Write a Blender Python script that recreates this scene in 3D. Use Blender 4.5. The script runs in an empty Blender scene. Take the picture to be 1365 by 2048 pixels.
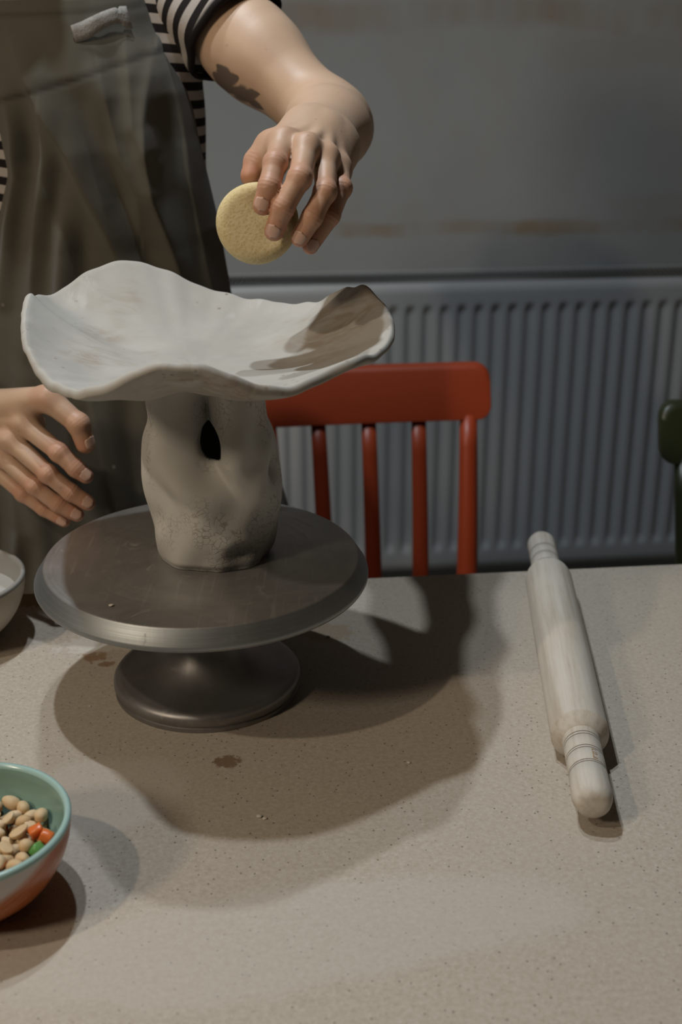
import bpy, bmesh, math, random
import numpy as np
from mathutils import Vector, Matrix
R = math.radians
random.seed(4); rng = np.random.default_rng(4)
S = bpy.context.scene
COL = S.collection

# ------------------------------------------------------------------ camera
F = 2503.0; H = 1.32; PITCH = R(22.3); TZ = 0.74          # focal length in px of the 1365x2048 frame, eye height, tilt, table height
cam = bpy.data.cameras.new('camera'); camo = bpy.data.objects.new('camera', cam); COL.objects.link(camo)
cam.sensor_fit = 'VERTICAL'; cam.sensor_height = 36.0; cam.sensor_width = 24.0
cam.lens = F / 2048 * 36.0
camo.location = (0, 0, H); camo.rotation_euler = (R(90) - PITCH, 0, 0)
cam.clip_start = 0.02; cam.clip_end = 50
cam.dof.use_dof = True; cam.dof.focus_distance = 1.03; cam.dof.aperture_fstop = 5.6
S.camera = camo

# ------------------------------------------------------------------ world, lamps, exposure
w = bpy.data.worlds.new('world'); S.world = w; w.use_nodes = True
w.node_tree.nodes['Background'].inputs[0].default_value = (0.55, 0.58, 0.62, 1)
w.node_tree.nodes['Background'].inputs[1].default_value = 0.05
S.view_settings.view_transform = 'Standard'; S.view_settings.look = 'None'
S.view_settings.gamma = 1; S.view_settings.use_curve_mapping = False
S.view_settings.exposure = 0.0
S.cycles.max_bounces = 4; S.cycles.diffuse_bounces = 2; S.cycles.glossy_bounces = 2; S.cycles.caustics_reflective = False; S.cycles.caustics_refractive = False
# ceiling downlights: position, watts, colour, source radius
LAMPS = [((-0.40, 1.10, 2.54), 42, (0.84, 0.93, 1.0), 0.022, 138, 1.0, (-0.12, 0.95, 0.74)),
         ((-0.28, 1.42, 2.54), 30, (0.84, 0.93, 1.0), 0.022, 138, 1.0, (-0.02, 1.1, 0.74)),
         ((-2.10, -0.90, 2.54), 92, (1.0, 0.83, 0.62), 0.20, 72, 0.9, (0.15, 1.4, 0.70)),
         ((-1.25, 0.05, 2.54), 34, (1.0, 0.86, 0.69), 0.03, 100, 0.8, (0.0, 1.0, 0.74))]

# ------------------------------------------------------------------ helpers
_c, _s = math.cos(PITCH), math.sin(PITCH)
FW = np.array([0, _c, -_s]); UP = np.array([0, _s, _c]); RT = np.array([1.0, 0, 0]); CP = np.array([0, 0, H])
def ray(px, py): return FW + RT * (px - 682.5) / F - UP * (py - 1024) / F
def at_z(px, py, z): d = ray(px, py); return CP + d * (z - H) / d[2]
def at_y(px, py, y): d = ray(px, py); return CP + d * y / d[1]
YAW = R(6.0); U = np.array([math.cos(YAW), math.sin(YAW), 0]); V = np.array([-math.sin(YAW), math.cos(YAW), 0])
ORG = np.array([0.0366, 1.227, 0])
def room(s, t, z): return ORG + U * s + V * t + np.array([0, 0, z])

def tag(o, label=None, cat=None, group=None, kind=None):
    if label: o['label'] = label
    if cat: o['category'] = cat
    if group: o['group'] = group
    if kind: o['kind'] = kind
    return o
def empty(name, loc=(0, 0, 0), rz=0, label=None, cat=None, group=None):
    o = bpy.data.objects.new(name, None); COL.objects.link(o); o.empty_display_size = 0.05
    o.location = loc; o.rotation_euler = (0, 0, rz); tag(o, label, cat, group); return o
def link(name, me, m=None, parent=None, loc=None):
    o = bpy.data.objects.new(name, me); COL.objects.link(o)
    if m is not None and not me.materials: me.materials.append(m)
    if parent is not None: o.parent = parent
    if loc is not None: o.location = loc
    return o
def mesh(name, verts, faces, m=None, parent=None, smooth=True, attrs=None, loc=None, world=False):
    me = bpy.data.meshes.new(name)
    verts = np.asarray(verts, float)
    if world and parent is not None:
        bpy.context.view_layer.update()
        inv = np.array(parent.matrix_world.inverted()); verts = verts @ inv[:3, :3].T + inv[:3, 3]
    me.from_pydata(verts.tolist(), [], [list(map(int, f)) for f in faces]); me.update()
    if smooth: me.polygons.foreach_set('use_smooth', [True] * len(me.polygons))
    for k, v in (attrs or {}).items():
        a = me.attributes.new(k, 'FLOAT', 'POINT'); a.data.foreach_set('value', np.asarray(v, np.float32))
    return link(name, me, m, parent, loc)
def grid_faces(nu, nv, wrap=False, flip=False):
    f = []
    for i in range(nv - 1):
        for j in range(nu if wrap else nu - 1):
            a, b = i * nu + j, i * nu + (j + 1) % nu
            q = (a, b, b + nu, a + nu); f.append(q[::-1] if flip else q)
    return f
def lathe(prof, n=64, close=False):
    v = []; k = len(prof)
    for r, z in prof:
        for j in range(n):
            a = 2 * math.pi * j / n; v.append((r * math.cos(a), r * math.sin(a), z))
    return np.array(v), grid_faces(n, k, True)
def lathe_bmesh(name, prof, m, parent=None, n=64, loc=None, rot=None, smooth_ang=35):
    v, f = lathe(prof, n); o = mesh(name, v, f, m, parent, loc=loc)
    bm = bmesh.new(); bm.from_mesh(o.data); bmesh.ops.remove_doubles(bm, verts=bm.verts, dist=1e-6)
    bmesh.ops.recalc_face_normals(bm, faces=bm.faces); bm.to_mesh(o.data); bm.free()
    sharp(o, smooth_ang)
    if rot: o.rotation_euler = rot
    return o
def sharp(o, ang=35):
    o.data.polygons.foreach_set('use_smooth', [True] * len(o.data.polygons))
    o.data.set_sharp_from_angle(angle=R(ang))
def box_bm(bm, c, d, rot=None, bev=0.0, seg=2):
    r = bmesh.ops.create_cube(bm, size=1)
    bmesh.ops.scale(bm, vec=d, verts=r['verts'])
    if bev:
        es = list({e for v in r['verts'] for e in v.link_edges})
        rr = bmesh.ops.bevel(bm, geom=es, offset=bev, segments=seg, affect='EDGES', profile=0.5)
        vs = list({v for f in rr['faces'] for v in f.verts} | {v for v in r['verts'] if v.is_valid})
    else: vs = r['verts']
    if rot is not None: bmesh.ops.rotate(bm, cent=(0, 0, 0), matrix=rot, verts=vs)
    bmesh.ops.translate(bm, vec=c, verts=vs)
def box(name, c, d, m, parent=None, bev=0.0, rot=None, seg=2):
    bm = bmesh.new(); box_bm(bm, (0, 0, 0), d, rot, bev, seg)
    me = bpy.data.meshes.new(name); bm.to_mesh(me); bm.free()
    o = link(name, me, m, parent, c); sharp(o, 40); return o
def tube(path, rad, n=10, cap=True, up=(0, 0, 1), flat=1.0):
    """swept tube along a polyline; rad scalar or list; flat squashes along the second axis"""
    P = np.asarray(path, float); k = len(P); rad = np.broadcast_to(np.asarray(rad, float), (k,))
    T = np.gradient(P, axis=0); T /= np.linalg.norm(T, axis=1)[:, None]
    v = []
    for i in range(k):
        a = np.cross(T[i], up); a /= np.linalg.norm(a); b = np.cross(a, T[i])
        for j in range(n):
            t = 2 * math.pi * j / n; v.append(P[i] + rad[i] * (math.cos(t) * a + flat * math.sin(t) * b))
    f = grid_faces(n, k, True)
    if cap: f += [tuple(range(n))[::-1], tuple(range((k - 1) * n, k * n))]
    return np.array(v), f
def catmull(P, n):
    P = np.asarray(P, float); k = len(P); E = np.vstack([2 * P[0] - P[1], P, 2 * P[-1] - P[-2]])
    out = []
    for x in np.linspace(0, k - 1, n):
        i = min(int(x), k - 2); t = x - i; a, b, c, d = E[i], E[i + 1], E[i + 2], E[i + 3]
        out.append(0.5 * (2 * b + (c - a) * t + (2 * a - 5 * b + 4 * c - d) * t * t + (3 * b - a - 3 * c + d) * t ** 3))
    return np.array(out)
def sstep(a, b, x): t = np.clip((x - a) / (b - a), 0, 1); return t * t * (3 - 2 * t)

# ------------------------------------------------------------------ materials
class NT:
    def __init__(s, name, **kw):
        s.m = bpy.data.materials.new(name); s.m.use_nodes = True; s.t = s.m.node_tree
        s.b = s.t.nodes['Principled BSDF']; s.cache = {}
        s.tc = s.t.nodes.new('ShaderNodeTexCoord'); s.obj = s.tc.outputs['Object']
        for k, v in kw.items(): s.set(k, v)
    def set(s, k, v):
        k = {'base': 'Base Color', 'rough': 'Roughness', 'metal': 'Metallic', 'spec': 'Specular IOR Level', 'sss': 'Subsurface Weight'}.get(k, k)
        i = s.b.inputs[k]
        if isinstance(v, bpy.types.NodeSocket): s.t.links.new(v, i)
        else: i.default_value = (*v, 1) if isinstance(v, tuple) and len(v) == 3 and i.type == 'RGBA' else v
    def n(s, typ, ins=None, out=0, **props):
        d = s.t.nodes.new('ShaderNode' + typ)
        for k, v in props.items(): setattr(d, k, v)
        for k, v in (ins or {}).items():
            i = d.inputs[k]
            if isinstance(v, bpy.types.NodeSocket): s.t.links.new(v, i)
            else: i.default_value = (*v, 1) if isinstance(v, tuple) and len(v) == 3 and i.type == 'RGBA' else v
        return d.outputs[out]
    def noise(s, scale, detail=4, rough=0.55, vec=None, out=0, dist=0.0):
        key = (scale, detail, rough, out, dist)
        if vec is None:
            if key not in s.cache: s.cache[key] = s._noise(scale, detail, rough, vec, out, dist)
            return s.cache[key]
        return s._noise(scale, detail, rough, vec, out, dist)
    def _noise(s, scale, detail, rough, vec, out, dist):
        return s.n('TexNoise', {'Vector': vec or s.obj, 'Scale': scale, 'Detail': detail, 'Roughness': rough, 'Distortion': dist}, out)
    def ramp(s, fac, stops):
        d = s.t.nodes.new('ShaderNodeValToRGB'); s.t.links.new(fac, d.inputs[0]); e = d.color_ramp.elements
        while len(e) < len(stops): e.new(0.5)
        for x, (p, c) in zip(e, stops): x.position = p; x.color = (*c, 1) if isinstance(c, tuple) else (c, c, c, 1)
        return d.outputs[0]
    def mix(s, fac, a, b, mode='MIX'):
        d = s.t.nodes.new('ShaderNodeMix'); d.data_type = 'RGBA'; d.blend_type = mode
        for i, v in ((0, fac), (6, a), (7, b)):
            if isinstance(v, bpy.types.NodeSocket): s.t.links.new(v, d.inputs[i])
            else: d.inputs[i].default_value = (*v, 1) if isinstance(v, tuple) else v
        return d.outputs[2]
    def math(s, op, a, b=0.0, c=0.0):
        d = s.t.nodes.new('ShaderNodeMath'); d.operation = op
        for i, v in enumerate((a, b, c)):
            if isinstance(v, bpy.types.NodeSocket): s.t.links.new(v, d.inputs[i])
            else: d.inputs[i].default_value = v
        return d.outputs[0]
    def vmap(s, scale=(1, 1, 1), loc=(0, 0, 0), rot=(0, 0, 0), vec=None):
        return s.n('Mapping', {'Vector': vec or s.obj, 'Scale': scale, 'Location': loc, 'Rotation': rot})
    def bump(s, h, strength=0.3, dist=0.002, prev=None):
        ins = {'Height': h, 'Strength': strength, 'Distance': dist}
        if prev is not None: ins['Normal'] = prev
        o = s.n('Bump', ins); s.t.links.new(o, s.b.inputs['Normal']); return o
    def attr(s, name): return s.n('Attribute', out=2, attribute_name=name)
    def blob(s, c, r, wob=0.35, nscale=30, soft=0.25, rot=0.0):
        """mask 0..1 of a ragged stain centred at c (x, y) with radii r, in object coordinates"""
        v = s.vmap(vec=s.obj, loc=(-c[0], -c[1], 0))
        v = s.n('VectorRotate', {'Vector': v, 'Angle': -rot}, rotation_type='Z_AXIS')
        v = s.n('VectorMath', {0: v, 1: (1 / r[0], 1 / r[1], 0)}, operation='MULTIPLY')
        l = s.n('VectorMath', {0: v}, 1, operation='LENGTH')
        nz = s.noise(nscale, 5, 0.6)
        l = s.math('ADD', l, s.math('MULTIPLY', s.math('SUBTRACT', nz, 0.5), wob * 4))
        d = s.t.nodes.new('ShaderNodeMapRange'); d.clamp = True; s.t.links.new(l, d.inputs[0])
        for i, x in ((1, 1 - soft), (2, 1 + soft), (3, 1.0), (4, 0.0)): d.inputs[i].default_value = x
        return d.outputs[0]

def plain(name, base, rough=0.6, var=0.12, scale=20, bump=0.0, bscale=200, **kw):
    m = NT(name, rough=rough, **kw)
    n = m.noise(scale, 4)
    m.set('base', m.mix(n, tuple(c * (1 - var) for c in base), tuple(min(1, c * (1 + var)) for c in base)))
    if bump: m.bump(m.noise(bscale, 3), bump, 0.001)
    return m.m

def m_table():
    m = NT('fibreboard', rough=0.62, spec=0.25)
    big = m.noise(4, 4, 0.6); fine = m.noise(260, 4, 0.75)
    c = m.ramp(fine, [(0.25, (0.39, 0.32, 0.25)), (0.5, (0.485, 0.42, 0.345)), (0.75, (0.575, 0.515, 0.44))])
    c = m.mix(m.math('MULTIPLY', m.ramp(big, [(0.35, 0.0), (0.7, 1.0)]), 0.35), c, (0.50, 0.44, 0.37))
    fib = m.n('TexVoronoi', {'Vector': m.vmap((300, 1100, 300), rot=(0, 0, 0.5)), 'Scale': 1.0, 'Randomness': 1.0}, 0)
    c = m.mix(m.ramp(fib, [(0.02, 0.45), (0.13, 0.0)]), c, (0.13, 0.09, 0.06))
    sp = m.n('TexVoronoi', {'Vector': m.obj, 'Scale': 150.0}, 0)
    c = m.mix(m.ramp(sp, [(0.06, 0.85), (0.15, 0.0)]), c, (0.09, 0.06, 0.045))
    sp2 = m.n('TexVoronoi', {'Vector': m.vmap(loc=(3.1, 1.7, 0)), 'Scale': 210.0}, 0)
    c = m.mix(m.ramp(sp2, [(0.05, 0.5), (0.15, 0.0)]), c, (0.75, 0.72, 0.66))
    def st(px, py, rx, ry, col, op, rot=0.0, wob=0.55, ns=150):
        nonlocal c
        p = at_z(px, py, TZ) - ORG; p = (p @ U, p @ V)
        c = m.mix(m.math('MULTIPLY', m.blob(p, (rx, ry), wob, ns, 0.12, rot), op), c, col)
    st(455, 1523, 0.012, 0.007, (0.16, 0.085, 0.035), 0.75)
    st(190, 1312, 0.013, 0.010, (0.27, 0.15, 0.07), 0.75)
    st(212, 1328, 0.007, 0.005, (0.22, 0.115, 0.045), 0.7)
    st(55, 1200, 0.024, 0.016, (0.30, 0.16, 0.065), 0.8)
    st(655, 1265, 0.026, 0.018, (0.40, 0.29, 0.19), 0.6)
    st(190, 1290, 0.035, 0.016, (0.62, 0.58, 0.52), 0.5)
    st(160, 1600, 0.09, 0.05, (0.57, 0.52, 0.46), 0.45, 0.3, 0.25, 12)
    st(560, 1880, 0.2, 0.05, (0.56, 0.51, 0.45), 0.4, 0.1, 0.25, 9)
    st(1130, 1440, 0.012, 0.03, (0.56, 0.52, 0.46), 0.35)
    m.set('base', c)
    b = m.bump(fine, 0.12, 0.0005)
    m.bump(m.noise(900, 2), 0.08, 0.0003, b)
    return m.m
def m_wall():
    m = NT('painted_plaster', rough=0.75, spec=0.3)
    n = m.noise(2.2, 5, 0.6)
    c = m.mix(m.ramp(n, [(0.3, 0.0), (0.75, 1.0)]), (0.30, 0.315, 0.325), (0.37, 0.39, 0.40))
    c = m.mix(m.math('MULTIPLY', m.ramp(m.noise(6, 4, 0.6, m.vmap((1, 1, 0.4))), [(0.5, 0.0), (0.75, 1.0)]), 0.35), c, (0.33, 0.31, 0.29))
    sep = m.t.nodes.new('ShaderNodeSeparateXYZ'); m.t.links.new(m.obj, sep.inputs[0]); z = sep.outputs[2]
    def band(z0, hw, op, col, ns, seed):
        nonlocal c
        nz = m.noise(ns, 5, 0.6, m.vmap((1, 1, 2.2), loc=(seed, 0, seed)))
        zz = m.math('ADD', z, m.math('MULTIPLY', m.math('SUBTRACT', nz, 0.5), hw * 2.2))
        d = m.math('DIVIDE', m.math('ABSOLUTE', m.math('SUBTRACT', zz, z0)), hw)
        k = m.ramp(d, [(0.45, 1.0), (1.0, 0.0)])
        br = m.ramp(m.noise(ns * 0.8, 4, 0.6, m.vmap((1, 1, 0.3), loc=(seed * 2, 0, 0))), [(0.42, 0.0), (0.6, 1.0)])
        c = m.mix(m.math('MULTIPLY', m.math('MULTIPLY', k, br), op), c, col)
    z1 = at_y(1000, 460, 2.5)[2]; z2 = at_y(900, 28, 2.5)[2]
    band(z1, 0.018, 0.75, (0.27, 0.20, 0.12), 5, 1.3)
    band(z1 + 0.03, 0.035, 0.35, (0.30, 0.27, 0.23), 4, 5.1)
    band(z2, 0.035, 0.8, (0.27, 0.20, 0.13), 4, 2.2)
    band(z2 - 0.07, 0.04, 0.35, (0.30, 0.28, 0.25), 4, 7.2)
    m.set('base', c)
    m.bump(m.noise(35, 4), 0.12, 0.004)
    return m.m
def m_clay(inside=False):
    m = NT('bisque_clay_dish' if inside else 'bisque_clay_stem', rough=0.85, spec=0.2)
    n = m.noise(9, 5, 0.6)
    c = m.mix(m.ramp(n, [(0.35, 0.0), (0.7, 1.0)]), *(((0.41, 0.385, 0.345), (0.51, 0.485, 0.445)) if inside else ((0.58, 0.56, 0.52), (0.68, 0.66, 0.62))))  # one clay, stem paler and dish darker: lighting difference put into the colour
    if inside:
        br = m.noise(1.0, 6, 0.65, m.vmap((26, 75, 40), rot=(0, 0, 0.9)), dist=1.0)
        pt = m.noise(11, 3, 0.5, m.vmap(loc=(0.4, 0.2, 0)))
        k = m.math('MULTIPLY', m.ramp(br, [(0.38, 0.0), (0.58, 1.0)]), m.ramp(pt, [(0.55, 0.0), (0.66, 1.0)]))
        c = m.mix(m.math('MULTIPLY', k, 0.85), c, (0.34, 0.275, 0.215))
        k2 = m.math('MULTIPLY', m.ramp(m.noise(1.0, 6, 0.65, m.vmap((70, 22, 40), rot=(0, 0, 0.5)), dist=0.8), [(0.5, 0.0), (0.62, 1.0)]), m.ramp(m.noise(9, 3, 0.5, m.vmap(loc=(2.4, 1.2, 0))), [(0.57, 0.0), (0.68, 1.0)]))
        c = m.mix(m.math('MULTIPLY', k2, 0.5), c, (0.74, 0.735, 0.715))
        sp = m.n('TexVoronoi', {'Vector': m.obj, 'Scale': 95.0}, 0)
        mk = m.ramp(m.noise(12, 2, 0.5, m.vmap(loc=(5.4, 3.2, 0))), [(0.56, 0.0), (0.64, 1.0)])
        c = m.mix(m.math('MULTIPLY', m.ramp(sp, [(0.08, 0.8), (0.2, 0.0)]), mk), c, (0.26, 0.19, 0.14))
        h = m.noise(150, 5, 0.6)
        m.bump(h, 0.12, 0.001)
    else:
        cr = m.n('TexVoronoi', {'Vector': m.n('VectorMath', {0: m.obj, 1: m.n('VectorMath', {0: m.noise(60, 3, out=1), 1: (0.012, 0.012, 0.012)}, operation='MULTIPLY')}, operation='ADD'), 'Scale': 190.0}, 0, feature='DISTANCE_TO_EDGE')
        line = m.ramp(cr, [(0.0, 1.0), (0.09, 0.0)])
        mk = m.ramp(m.noise(17, 3, 0.55, m.vmap((1, 1, 0.55), loc=(1.3, 0.7, 0.25))), [(0.53, 0.0), (0.60, 1.0)])
        brk = m.ramp(m.noise(120, 2), [(0.42, 0.0), (0.55, 1.0)])
        k = m.math('MULTIPLY', m.math('MULTIPLY', line, mk), brk)
        c = m.mix(m.math('MULTIPLY', k, 0.62), c, (0.24, 0.185, 0.15))
        h = m.math('SUBTRACT', m.math('MULTIPLY', m.noise(70, 4), 0.5), m.math('MULTIPLY', k, 0.6))
        m.bump(h, 0.25, 0.001)
    m.set('base', c)
    return m.m
def m_metal(name, base, rough, streak=1.0, rim_reflect=False, metal=0.75):
    m = NT(name, metal=metal)
    sep = m.t.nodes.new('ShaderNodeSeparateXYZ'); m.t.links.new(m.obj, sep.inputs[0])
    rad = m.n('VectorMath', {0: m.n('VectorMath', {0: m.obj, 1: (1, 1, 0)}, operation='MULTIPLY')}, 1, operation='LENGTH')
    cv = m.n('CombineXYZ', {0: rad, 1: m.math('MULTIPLY', sep.outputs[2], 1.0)})
    rings = m.noise(700, 3, 0.7, cv)
    sm = m.noise(14, 5, 0.65, dist=0.6)
    scr = m.noise(1.0, 4, 0.6, m.vmap((160, 9, 20), rot=(0, 0, 0.7)))
    c = m.mix(m.ramp(sm, [(0.35, 0.0), (0.7, 1.0)]), tuple(x * 0.82 for x in base), tuple(min(1, x * 1.15) for x in base))
    c = m.mix(m.math('MULTIPLY', m.ramp(scr, [(0.58, 0.0), (0.72, 1.0)]), 0.35 * streak), c, tuple(min(1, x * 1.6) for x in base))
    smear = m.math('MULTIPLY', m.ramp(m.noise(30, 5, 0.7, m.vmap((1, 1, 0.5), loc=(2, 4, 1)), dist=1.5), [(0.60, 0.0), (0.74, 1.0)]), 0.5 * streak)
    c = m.mix(smear, c, (0.62, 0.58, 0.54))
    if rim_reflect:
        pk = m.ramp(m.math('MULTIPLY', rad, 5.0), [(0.6835, 0.0), (0.6855, 1.0)])  # rim recoloured cool grey in place of the light it reflects
        c = m.mix(m.math('MULTIPLY', pk, 0.75), c, (0.27, 0.295, 0.31))
    m.set('base', c)
    r = m.math('ADD', m.math('MULTIPLY', m.math('SUBTRACT', rings, 0.5), 0.22), rough)
    r = m.math('ADD', r, m.math('MULTIPLY', smear, 0.4))
    m.set('rough', r)
    m.bump(rings, 0.06, 0.0006)
    return m.m
def m_skin():
    m = NT('skin', rough=0.48, spec=0.4, sss=0.12)
    m.set('Subsurface Radius', (0.012, 0.005, 0.003)); m.set('Subsurface Scale', 0.4)
    n = m.noise(35, 5, 0.6)
    c = m.mix(n, (0.50, 0.33, 0.22), (0.58, 0.40, 0.28))
    c = m.mix(m.math('MULTIPLY', m.attr('blush'), 0.9), c, (0.52, 0.215, 0.125))
    frk = m.n('TexVoronoi', {'Vector': m.obj, 'Scale': 60.0}, 0)
    c = m.mix(m.math('MULTIPLY', m.ramp(frk, [(0.04, 1.0), (0.1, 0.0)]), 0.35), c, (0.27, 0.13, 0.08))
    tn = m.ramp(m.math('ADD', m.attr('tattoo'), m.math('MULTIPLY', m.math('SUBTRACT', m.noise(90, 4), 0.5), 0.5)), [(0.4, 0.0), (0.6, 1.0)])
    c = m.mix(m.math('MULTIPLY', tn, 0.85), c, (0.075, 0.062, 0.058))
    m.set('base', c)
    b = m.bump(m.noise(420, 4, 0.7), 0.18, 0.0006)
    m.bump(m.math('MULTIPLY', m.attr('crease'), -1.0), 0.3, 0.0010, b)
    return m.m
def m_linen():
    m = NT('olive_linen', rough=0.92, spec=0.12)
    n = m.noise(7, 5, 0.6)
    c = m.mix(n, (0.075, 0.068, 0.052), (0.110, 0.100, 0.078))
    wv = m.n('TexWave', {'Vector': m.obj, 'Scale': 420.0, 'Distortion': 1.5, 'Detail': 2.0}, 1, bands_direction='X')
    wv2 = m.n('TexWave', {'Vector': m.obj, 'Scale': 420.0, 'Distortion': 1.5, 'Detail': 2.0}, 1, bands_direction='Z')
    thr = m.math('MULTIPLY', m.math('ADD', wv, wv2), 0.5)
    c = m.mix(m.math('MULTIPLY', thr, 0.3), c, (0.15, 0.135, 0.108))
    sp = m.n('TexVoronoi', {'Vector': m.obj, 'Scale': 16.0}, 0)
    c = m.mix(m.math('MULTIPLY', m.ramp(sp, [(0.03, 0.8), (0.055, 0.0)]), 0.8), c, (0.42, 0.38, 0.32))
    dust = m.ramp(m.noise(16, 5, 0.7), [(0.62, 0.0), (0.8, 1.0)])
    c = m.mix(m.math('MULTIPLY', dust, 0.10), c, (0.24, 0.225, 0.19))
    c = m.mix(m.math('MULTIPLY', m.attr('seam'), 0.7), c, (0.03, 0.025, 0.02))
    m.set('base', c); m.set('Sheen Weight', 0.15)
    b = m.bump(thr, 0.18, 0.0006)
    m.bump(m.noise(60, 4, 0.6), 0.12, 0.002, b)
    return m.m
def m_stripes():
    m = NT('striped_jersey', rough=0.9, spec=0.15)
    a = m.math('FRACT', m.attr('stripe'))
    k = m.ramp(a, [(0.0, 0.0), (0.46, 0.0), (0.50, 1.0), (0.97, 1.0)])
    d = k.node.color_ramp; d.interpolation = 'LINEAR'
    c = m.mix(k, (0.016, 0.013, 0.013), (0.40, 0.355, 0.32))
    c = m.mix(m.attr('hem'), c, (0.016, 0.013, 0.013))
    m.set('base', c); m.bump(m.noise(500, 3), 0.3, 0.0008)
    return m.m
def m_wood():
    m = NT('pale_beech', rough=0.6, spec=0.3)
    g = m.noise(1.0, 5, 0.6, m.vmap((140, 140, 7)))
    c = m.ramp(g, [(0.3, (0.46, 0.385, 0.30)), (0.55, (0.60, 0.54, 0.46)), (0.8, (0.66, 0.61, 0.54))])
    pores = m.noise(1.0, 3, 0.7, m.vmap((700, 700, 60)))
    c = m.mix(m.math('MULTIPLY', m.ramp(pores, [(0.6, 0.0), (0.75, 1.0)]), 0.35), c, (0.34, 0.26, 0.19))
    du = m.noise(9, 4, 0.6)
    c = m.mix(m.math('MULTIPLY', m.ramp(du, [(0.4, 0.0), (0.7, 1.0)]), 0.5), c, (0.66, 0.63, 0.585))
    m.set('base', c); m.bump(g, 0.1, 0.0005)
    return m.m
def m_bowl_out():
    m = NT('painted_glaze', rough=0.25, spec=0.5)
    c = (0.60, 0.53, 0.49)
    sep = m.t.nodes.new('ShaderNodeSeparateXYZ'); m.t.links.new(m.obj, sep.inputs[0])
    # brushed petal: a band that slants down round the side
    ang = m.math('ARCTAN2', sep.outputs[1], sep.outputs[0])
    q = m.math('ADD', m.math('MULTIPLY', ang, 0.034), m.math('MULTIPLY', sep.outputs[2], -1.0))
    q = m.math('ADD', q, 0.116)
    st = m.noise(1.0, 4, 0.7, m.n('CombineXYZ', {0: m.math('MULTIPLY', q, 330.0), 1: m.math('MULTIPLY', ang, 2.0)}))
    pet = m.ramp(q, [(0.036, 0.0), (0.041, 1.0)])
    oc = m.ramp(st, [(0.3, (0.30, 0.065, 0.018)), (0.52, (0.46, 0.13, 0.04)), (0.75, (0.56, 0.27, 0.13))])
    m.set('base', m.mix(pet, c, oc)); return m.m

M = {}
M['table'] = m_table(); M['wall'] = m_wall()
M['dish'] = m_clay(True); M['stem'] = m_clay(False)
M['plate'] = m_metal('cast_aluminium', (0.44, 0.425, 0.41), 0.48, rim_reflect=True, metal=0.8)
M['base_metal'] = m_metal('dark_cast_metal', (0.27, 0.26, 0.255), 0.45, 0.5)
M['skin'] = m_skin(); M['linen'] = m_linen(); M['stripes'] = m_stripes(); M['wood'] = m_wood()
M['bowl_out'] = m_bowl_out()
M['nail'] = plain('nail', (0.60, 0.38, 0.29), 0.28, 0.05)
M['teal'] = plain('teal_glaze', (0.22, 0.36, 0.31), 0.22, 0.15, 30)
M['teal_rim'] = plain('pale_teal_glaze', (0.36, 0.52, 0.48), 0.2, 0.08, 40)
M['cream'] = plain('cream_glaze', (0.55, 0.49, 0.40), 0.4, 0.1, 25)
M['greyglaze'] = plain('grey_glaze', (0.30, 0.285, 0.26), 0.35, 0.1, 25)
M['slip'] = plain('milky_water', (0.50, 0.49, 0.46), 0.12, 0.05, 8)
M['red'] = plain('red_lacquer', (0.34, 0.046, 0.012), 0.42, 0.12, 6, 0.05, 90)
M['green'] = plain('dark_green_lacquer', (0.022, 0.027, 0.009), 0.4, 0.12, 6, 0.05, 90)
M['radiator'] = plain('white_enamel', (0.40, 0.415, 0.425), 0.42, 0.04, 4)
M['grille'] = plain('grille_enamel', (0.15, 0.14, 0.13), 0.5, 0.1, 4)
M['floor'] = plain('floor_concrete', (0.22, 0.20, 0.18), 0.8, 0.25, 3, 0.1, 40)
M['ceiling'] = plain('ceiling_paint', (0.6, 0.6, 0.58), 0.9, 0.03)
M['sidewall'] = plain('side_wall_paint', (0.62, 0.58, 0.52), 0.85, 0.06, 2)
M['leg'] = plain('table_leg_wood', (0.35, 0.27, 0.2), 0.6, 0.2, 10)
M['sponge'] = None
def m_sponge():
    m = NT('yellow_sponge', rough=0.95, spec=0.1)
    v = m.n('TexVoronoi', {'Vector': m.n('VectorMath', {0: m.obj, 1: m.n('VectorMath', {0: m.noise(120, 2, out=1), 1: (0.006, 0.006, 0.006)}, operation='MULTIPLY')}, operation='ADD'), 'Scale': 430.0}, 0)
    c = m.ramp(v, [(0.05, (0.56, 0.42, 0.20)), (0.4, (0.66, 0.53, 0.29)), (0.8, (0.71, 0.59, 0.35))])
    c = m.mix(m.math('MULTIPLY', m.noise(40, 3), 0.35), c, (0.56, 0.43, 0.20))
    m.set('base', c); m.bump(v, 0.22, 0.0008); m.set('sss', 0.1); m.set('Subsurface Radius', (0.01, 0.008, 0.004)); return m.m
M['sponge'] = m_sponge()
def m_nut():
    m = NT('blanched_peanut', rough=0.55, spec=0.3, sss=0.1)
    m.set('Subsurface Radius', (0.006, 0.004, 0.002))
    oi = m.n('ObjectInfo', out=5)
    c = m.mix(oi, (0.60, 0.41, 0.22), (0.72, 0.56, 0.37))
    c = m.mix(m.math('MULTIPLY', m.ramp(m.noise(160, 3), [(0.45, 0.0), (0.7, 1.0)]), 0.4), c, (0.52, 0.32, 0.14))
    m.set('base', c); return m.m
M['nut'] = m_nut()
M['candy_orange'] = plain('candied_orange', (0.72, 0.16, 0.035), 0.3, 0.2, 150, sss=0.2)
M['candy_green'] = plain('candied_green', (0.10, 0.30, 0.08), 0.3, 0.2, 150, sss=0.2)
M['denim'] = plain('dark_denim', (0.03, 0.035, 0.05), 0.9, 0.2, 60)
M['hair'] = plain('brown_hair', (0.05, 0.03, 0.02), 0.5, 0.3, 90)
M['shoe'] = plain('shoe_canvas', (0.2, 0.19, 0.18), 0.9, 0.1)
M['ribbon'] = plain('grey_ribbon', (0.27, 0.255, 0.235), 0.9, 0.35, 260, 0.6, 500)
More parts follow.
